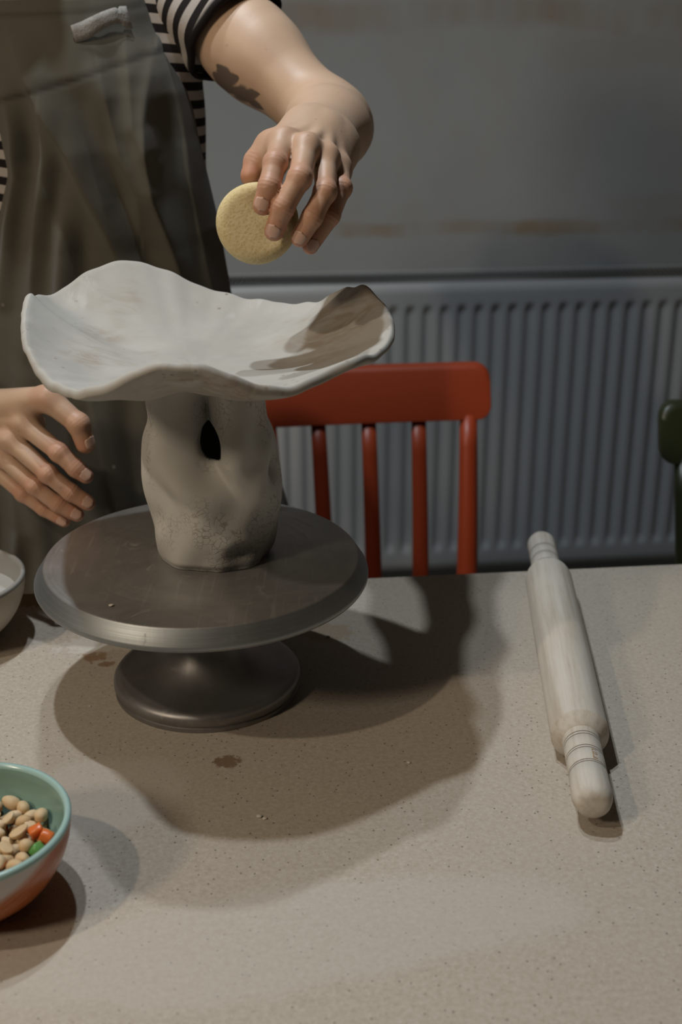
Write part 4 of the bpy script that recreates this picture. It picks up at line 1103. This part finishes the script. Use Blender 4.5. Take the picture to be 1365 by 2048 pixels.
# apron
def build_apron():
    redge = [(296, -25), (322, 40), (345, 100), (378, 180), (395, 270), (418, 360), (440, 450), (462, 580), (512, 800), (572, 1000), (600, 1150)]
    ledge = [(-85, -5), (-82, 60), (-74, 110), (-52, 200), (-30, 280), (-14, 340), (-24, 400), (-52, 560), (-70, 800), (-100, 1000), (-115, 1150)]
    YE = 1.365
    re_ = np.array([at_y(*p, YE) for p in redge]); le_ = np.array([at_y(*p, YE) for p in ledge])
    zt_r, zt_l = re_[0, 2], le_[0, 2]
    NV, NU = 230, 210
    us = np.linspace(-1, 1, NU)
    def lim(z, e): o = np.argsort(e[:, 2]); return np.interp(z, e[o, 2], e[o, 0])
    zf = [(1.36, 1.315), (1.31, 1.296), (1.25, 1.272), (1.18, 1.266), (1.08, 1.272), (0.95, 1.262), (0.8, 1.256), (0.70, 1.252), (0.40, 1.25)]
    zfa = np.array(sorted(zf))
    folds = [([(30, 120), (56, 169), (91, 225), (141, 309), (169, 373), (211, 457), (245, 540), (280, 640)], 0.014, 0.013),
             ([(292, 110), (281, 246), (285, 316), (302, 404), (345, 527), (380, 640)], 0.013, 0.015),
             ([(200, 160), (211, 197), (239, 316), (271, 392), (280, 470)], 0.011, 0.009),
             ([(0, 190), (21, 267), (28, 352), (5, 457), (-10, 600)], 0.010, 0.012),
             ([(84, 229), (88, 316), (70, 440), (62, 560), (60, 700)], 0.010, 0.010),
             ([(130, 400), (122, 500), (118, 640), (140, 800), (150, 960)], 0.012, 0.011),
             ([(240, 90), (250, 150), (262, 260), (290, 330)], 0.009, 0.007),
             ([(335, 150), (352, 260), (368, 380), (402, 540), (440, 700)], 0.011, 0.010),
             ([(190, 800), (215, 900), (240, 1000), (250, 1100)], 0.012, 0.012),
             ([(20, 960), (40, 1060), (30, 1150)], 0.012, 0.009),
             ([(400, 700), (440, 850), (480, 1000)], 0.013, 0.014)]
    fw = [(np.array([at_y(x, y, 1.275)[[0, 2]] for x, y in pl]), wd, ht) for pl, wd, ht in folds]
    seam_l = np.array([at_y(x, y, 1.29)[[0, 2]] for x, y in ((-80, 215), (0, 200), (60, 186), (150, 160), (230, 132), (300, 108), (345, 96))])
    def pld(x, z, pl):
        best = np.full(x.shape, 9.0); bt = np.zeros(x.shape); L = len(pl) - 1
        for i in range(L):
            a, b = pl[i], pl[i + 1]; ba = b - a; t = np.clip(((x - a[0]) * ba[0] + (z - a[1]) * ba[1]) / (ba @ ba), 0, 1)
            dx, dz = x - a[0] - t * ba[0], z - a[1] - t * ba[1]; dd = np.hypot(dx, dz)
            s_ = np.where(ba[0] * dz - ba[1] * dx > 0, 1, -1); up = dd < np.abs(best)
            best = np.where(up, dd * s_, best); bt = np.where(up, (i + t) / L, bt)
        return best, bt
    zb = 0.56
    u, q = np.meshgrid(us, np.linspace(0, 1, NV))
    zt = zt_l + (zt_r - zt_l) * (u + 1) / 2 - 0.006 * (1 - u * u); z = zt + (zb - zt) * q
    xl, xr = lim(z, le_), lim(z, re_); c, hw = (xl + xr) / 2, (xr - xl) / 2
    a = u * R(80); x = c + hw * np.sin(a) / math.sin(R(80)); fy = np.interp(z, zfa[:, 0], zfa[:, 1])
    y = YE - (YE - fy) * (np.cos(a) - math.cos(R(80))) / (1 - math.cos(R(80)))
    disp = np.zeros_like(x)
    for pl, wd, ht in fw:                                   # ridges, steep on the right flank and gentle on the left
        d, t = pld(x, z, pl); e = np.sin(np.pi * np.clip(0.06 + 0.9 * t, 0, 1)) ** 0.7
        k = d / (wd * np.where(d > 0, 1.35, 0.62))
        disp += 1.25 * ht * e * (np.exp(-np.abs(k) ** 1.5) - 0.35 * np.exp(-((np.abs(d) - 2.0 * wd) / wd) ** 2))
    low = np.clip((1.02 - z) / 0.2, 0, 1)
    disp += low * (0.006 * np.sin(x * 95 + 2 * z) + 0.003 * np.sin(x * 190 + 9 * z + 1))
    ds, _ = pld(x, z, seam_l); sm = np.exp(-(ds / 0.0026) ** 2); hemk = np.exp(-((zt - z - 0.014) / 0.0024) ** 2)
    disp -= 0.0012 * sm + 0.0008 * hemk
    seam = np.maximum(sm, 0.6 * hemk).ravel()
    v = np.stack([x + 0.3 * disp * np.sin(a), y - disp, z], -1).reshape(-1, 3)
    o = mesh('apron', v, grid_faces(NU, NV, flip=True), M['linen'], person, attrs={'seam': seam}, world=True)
    md = o.modifiers.new('thickness', 'SOLIDIFY'); md.thickness = 0.0022; md.offset = -1
    V_ = np.array(v).reshape(NV, NU, 3)
    # shoulder straps from the bib corners over the shoulders
    for ui, sh in ((NU - 8, LS), (8, RS)):
        a = V_[2, ui]; top = (NECK * 0.42 + sh * 0.58) + A3(0, -0.005, 0.060)
        path = catmull([a + A3(0, 0.002, -0.015), a + A3(0, -0.001, 0.01), top + A3(0, -0.045, -0.008), top, top + A3(0.0, 0.05, -0.02), A3((top[0] + PEL[0]) / 2, 1.505, 1.2), A3(PEL[0], 1.51, 1.05)], 26)
        vv, ff = tube(path, 0.018, 12, True, (1, 0, 0.01), 1.0)
        P_ = np.array(vv).reshape(26, 12, 3)
        T = np.gradient(path, axis=0); T /= np.linalg.norm(T, axis=1)[:, None]; vv = []
        for i in range(26):
            sd = A3(1, 0, 0) - T[i] * T[i][0]; sd = unit(sd); nr = np.cross(sd, T[i])
            for kx, ky in ((-1, -1), (1, -1), (1, 1), (-1, 1)): vv.append(path[i] + sd * 0.016 * kx + nr * 0.0012 * ky)
        mesh('strap', vv, grid_faces(4, 26, True) + [(3, 2, 1, 0), (100, 101, 102, 103)], M['linen'], o, False, attrs={'seam': np.zeros(len(vv))}, world=True)
    # woven ribbon tab sewn on the bib: a strip that folds back at its right end
    W_ = V_[:NV // 3].reshape(-1, 3) - CP; dzz = W_ @ FW; QX = 682.5 + F * (W_ @ RT) / dzz; QY = 1024 - F * (W_ @ UP) / dzz
    def on(px, py): return V_[:NV // 3].reshape(-1, 3)[np.argmin((QX - px) ** 2 + (QY - py) ** 2)] + A3(0, -0.004, 0.001)
    a, b, c_, d_ = on(148, 68), on(190, 55), on(236, 32), on(262, 30)
    path = catmull([a, (a + b) / 2 + A3(0, -0.002, -0.001), b + A3(0, -0.004, 0), (b + c_) / 2 + A3(0, -0.005, 0.001), c_ + A3(0, -0.006, 0), d_ + A3(0, -0.006, -0.001)], 30)
    vv = []
    for i, p in enumerate(path):
        t = i / 29; wd = 0.0078 + 0.0006 * math.sin(7 * t) + (0.0025 if t > 0.88 else 0)
        nr = A3(-0.25, 0, 1); nr = unit(nr)
        for kx in (-1, -0.3, 0.3, 1): vv.append(p + nr * wd * kx + A3(0, 0.0012 - 0.0004 * math.cos(kx * 2.2) - 0.0005 * math.sin(14 * t + kx), -0.002 if t > 0.86 else 0))
    tg = mesh('ribbon_tab', vv, grid_faces(4, 30), M['ribbon'], o, world=True)
    md = tg.modifiers.new('thickness', 'SOLIDIFY'); md.thickness = 0.0007
    tg['label'] = 'grey woven ribbon tab'
build_apron()

# sponge in the left hand
def build_sponge():
    Rr, hh = 0.0318, 0.0125
    c = at_y(515, 446, 0.9945)
    n = unit(A3(0.05, -0.96, 0.24)); zq = Vector(n).to_track_quat('Z', 'Y')
    prof = [(0.0, hh), (Rr * 0.6, hh * 0.99), (Rr * 0.82, hh * 0.92), (Rr * 0.94, hh * 0.66), (Rr, hh * 0.2), (Rr, -hh * 0.2), (Rr * 0.94, -hh * 0.7), (Rr * 0.8, -hh * 0.97), (0.0, -hh)]
    pr = catmull([A3(a, b, 0) for a, b in prof], 34)
    v = []; NA = 96; q = np.array(zq.to_matrix())
    tips = [J[3] for J, _ in lf] + [J[2] for J, _ in lf[:3]] + [lth[0][3]]
    for a_, b_, _ in pr:
        a_ = max(a_, 0)
        for j in range(NA):
            t = 2 * math.pi * j / NA
            r = a_ * (1 + 0.018 * math.sin(2 * t + 0.7) + 0.012 * math.sin(3 * t))
            p = q @ A3(r * math.cos(t), r * math.sin(t), b_)
            dn = 0.0
            for tp in tips:                                 # the foam gives way under the finger tips
                dd = np.linalg.norm((p + c - tp) - n * ((p + c - tp) @ n)); side = 1 if (tp - c) @ n > 0 else -1
                if (p @ n) * side > 0: dn += -side * 0.0022 * math.exp(-(dd / 0.010) ** 2)
            v.append(p + n * dn)
    o = mesh('sponge', v, grid_faces(NA, len(pr), True), M['sponge'], None, loc=tuple(c))
    bm = bmesh.new(); bm.from_mesh(o.data); bmesh.ops.remove_doubles(bm, verts=bm.verts, dist=1e-5); bmesh.ops.recalc_face_normals(bm, faces=bm.faces); bm.to_mesh(o.data); bm.free()
    tag(o, 'round yellow sponge held in the raised hand above the dish', 'sponge')
build_sponge()
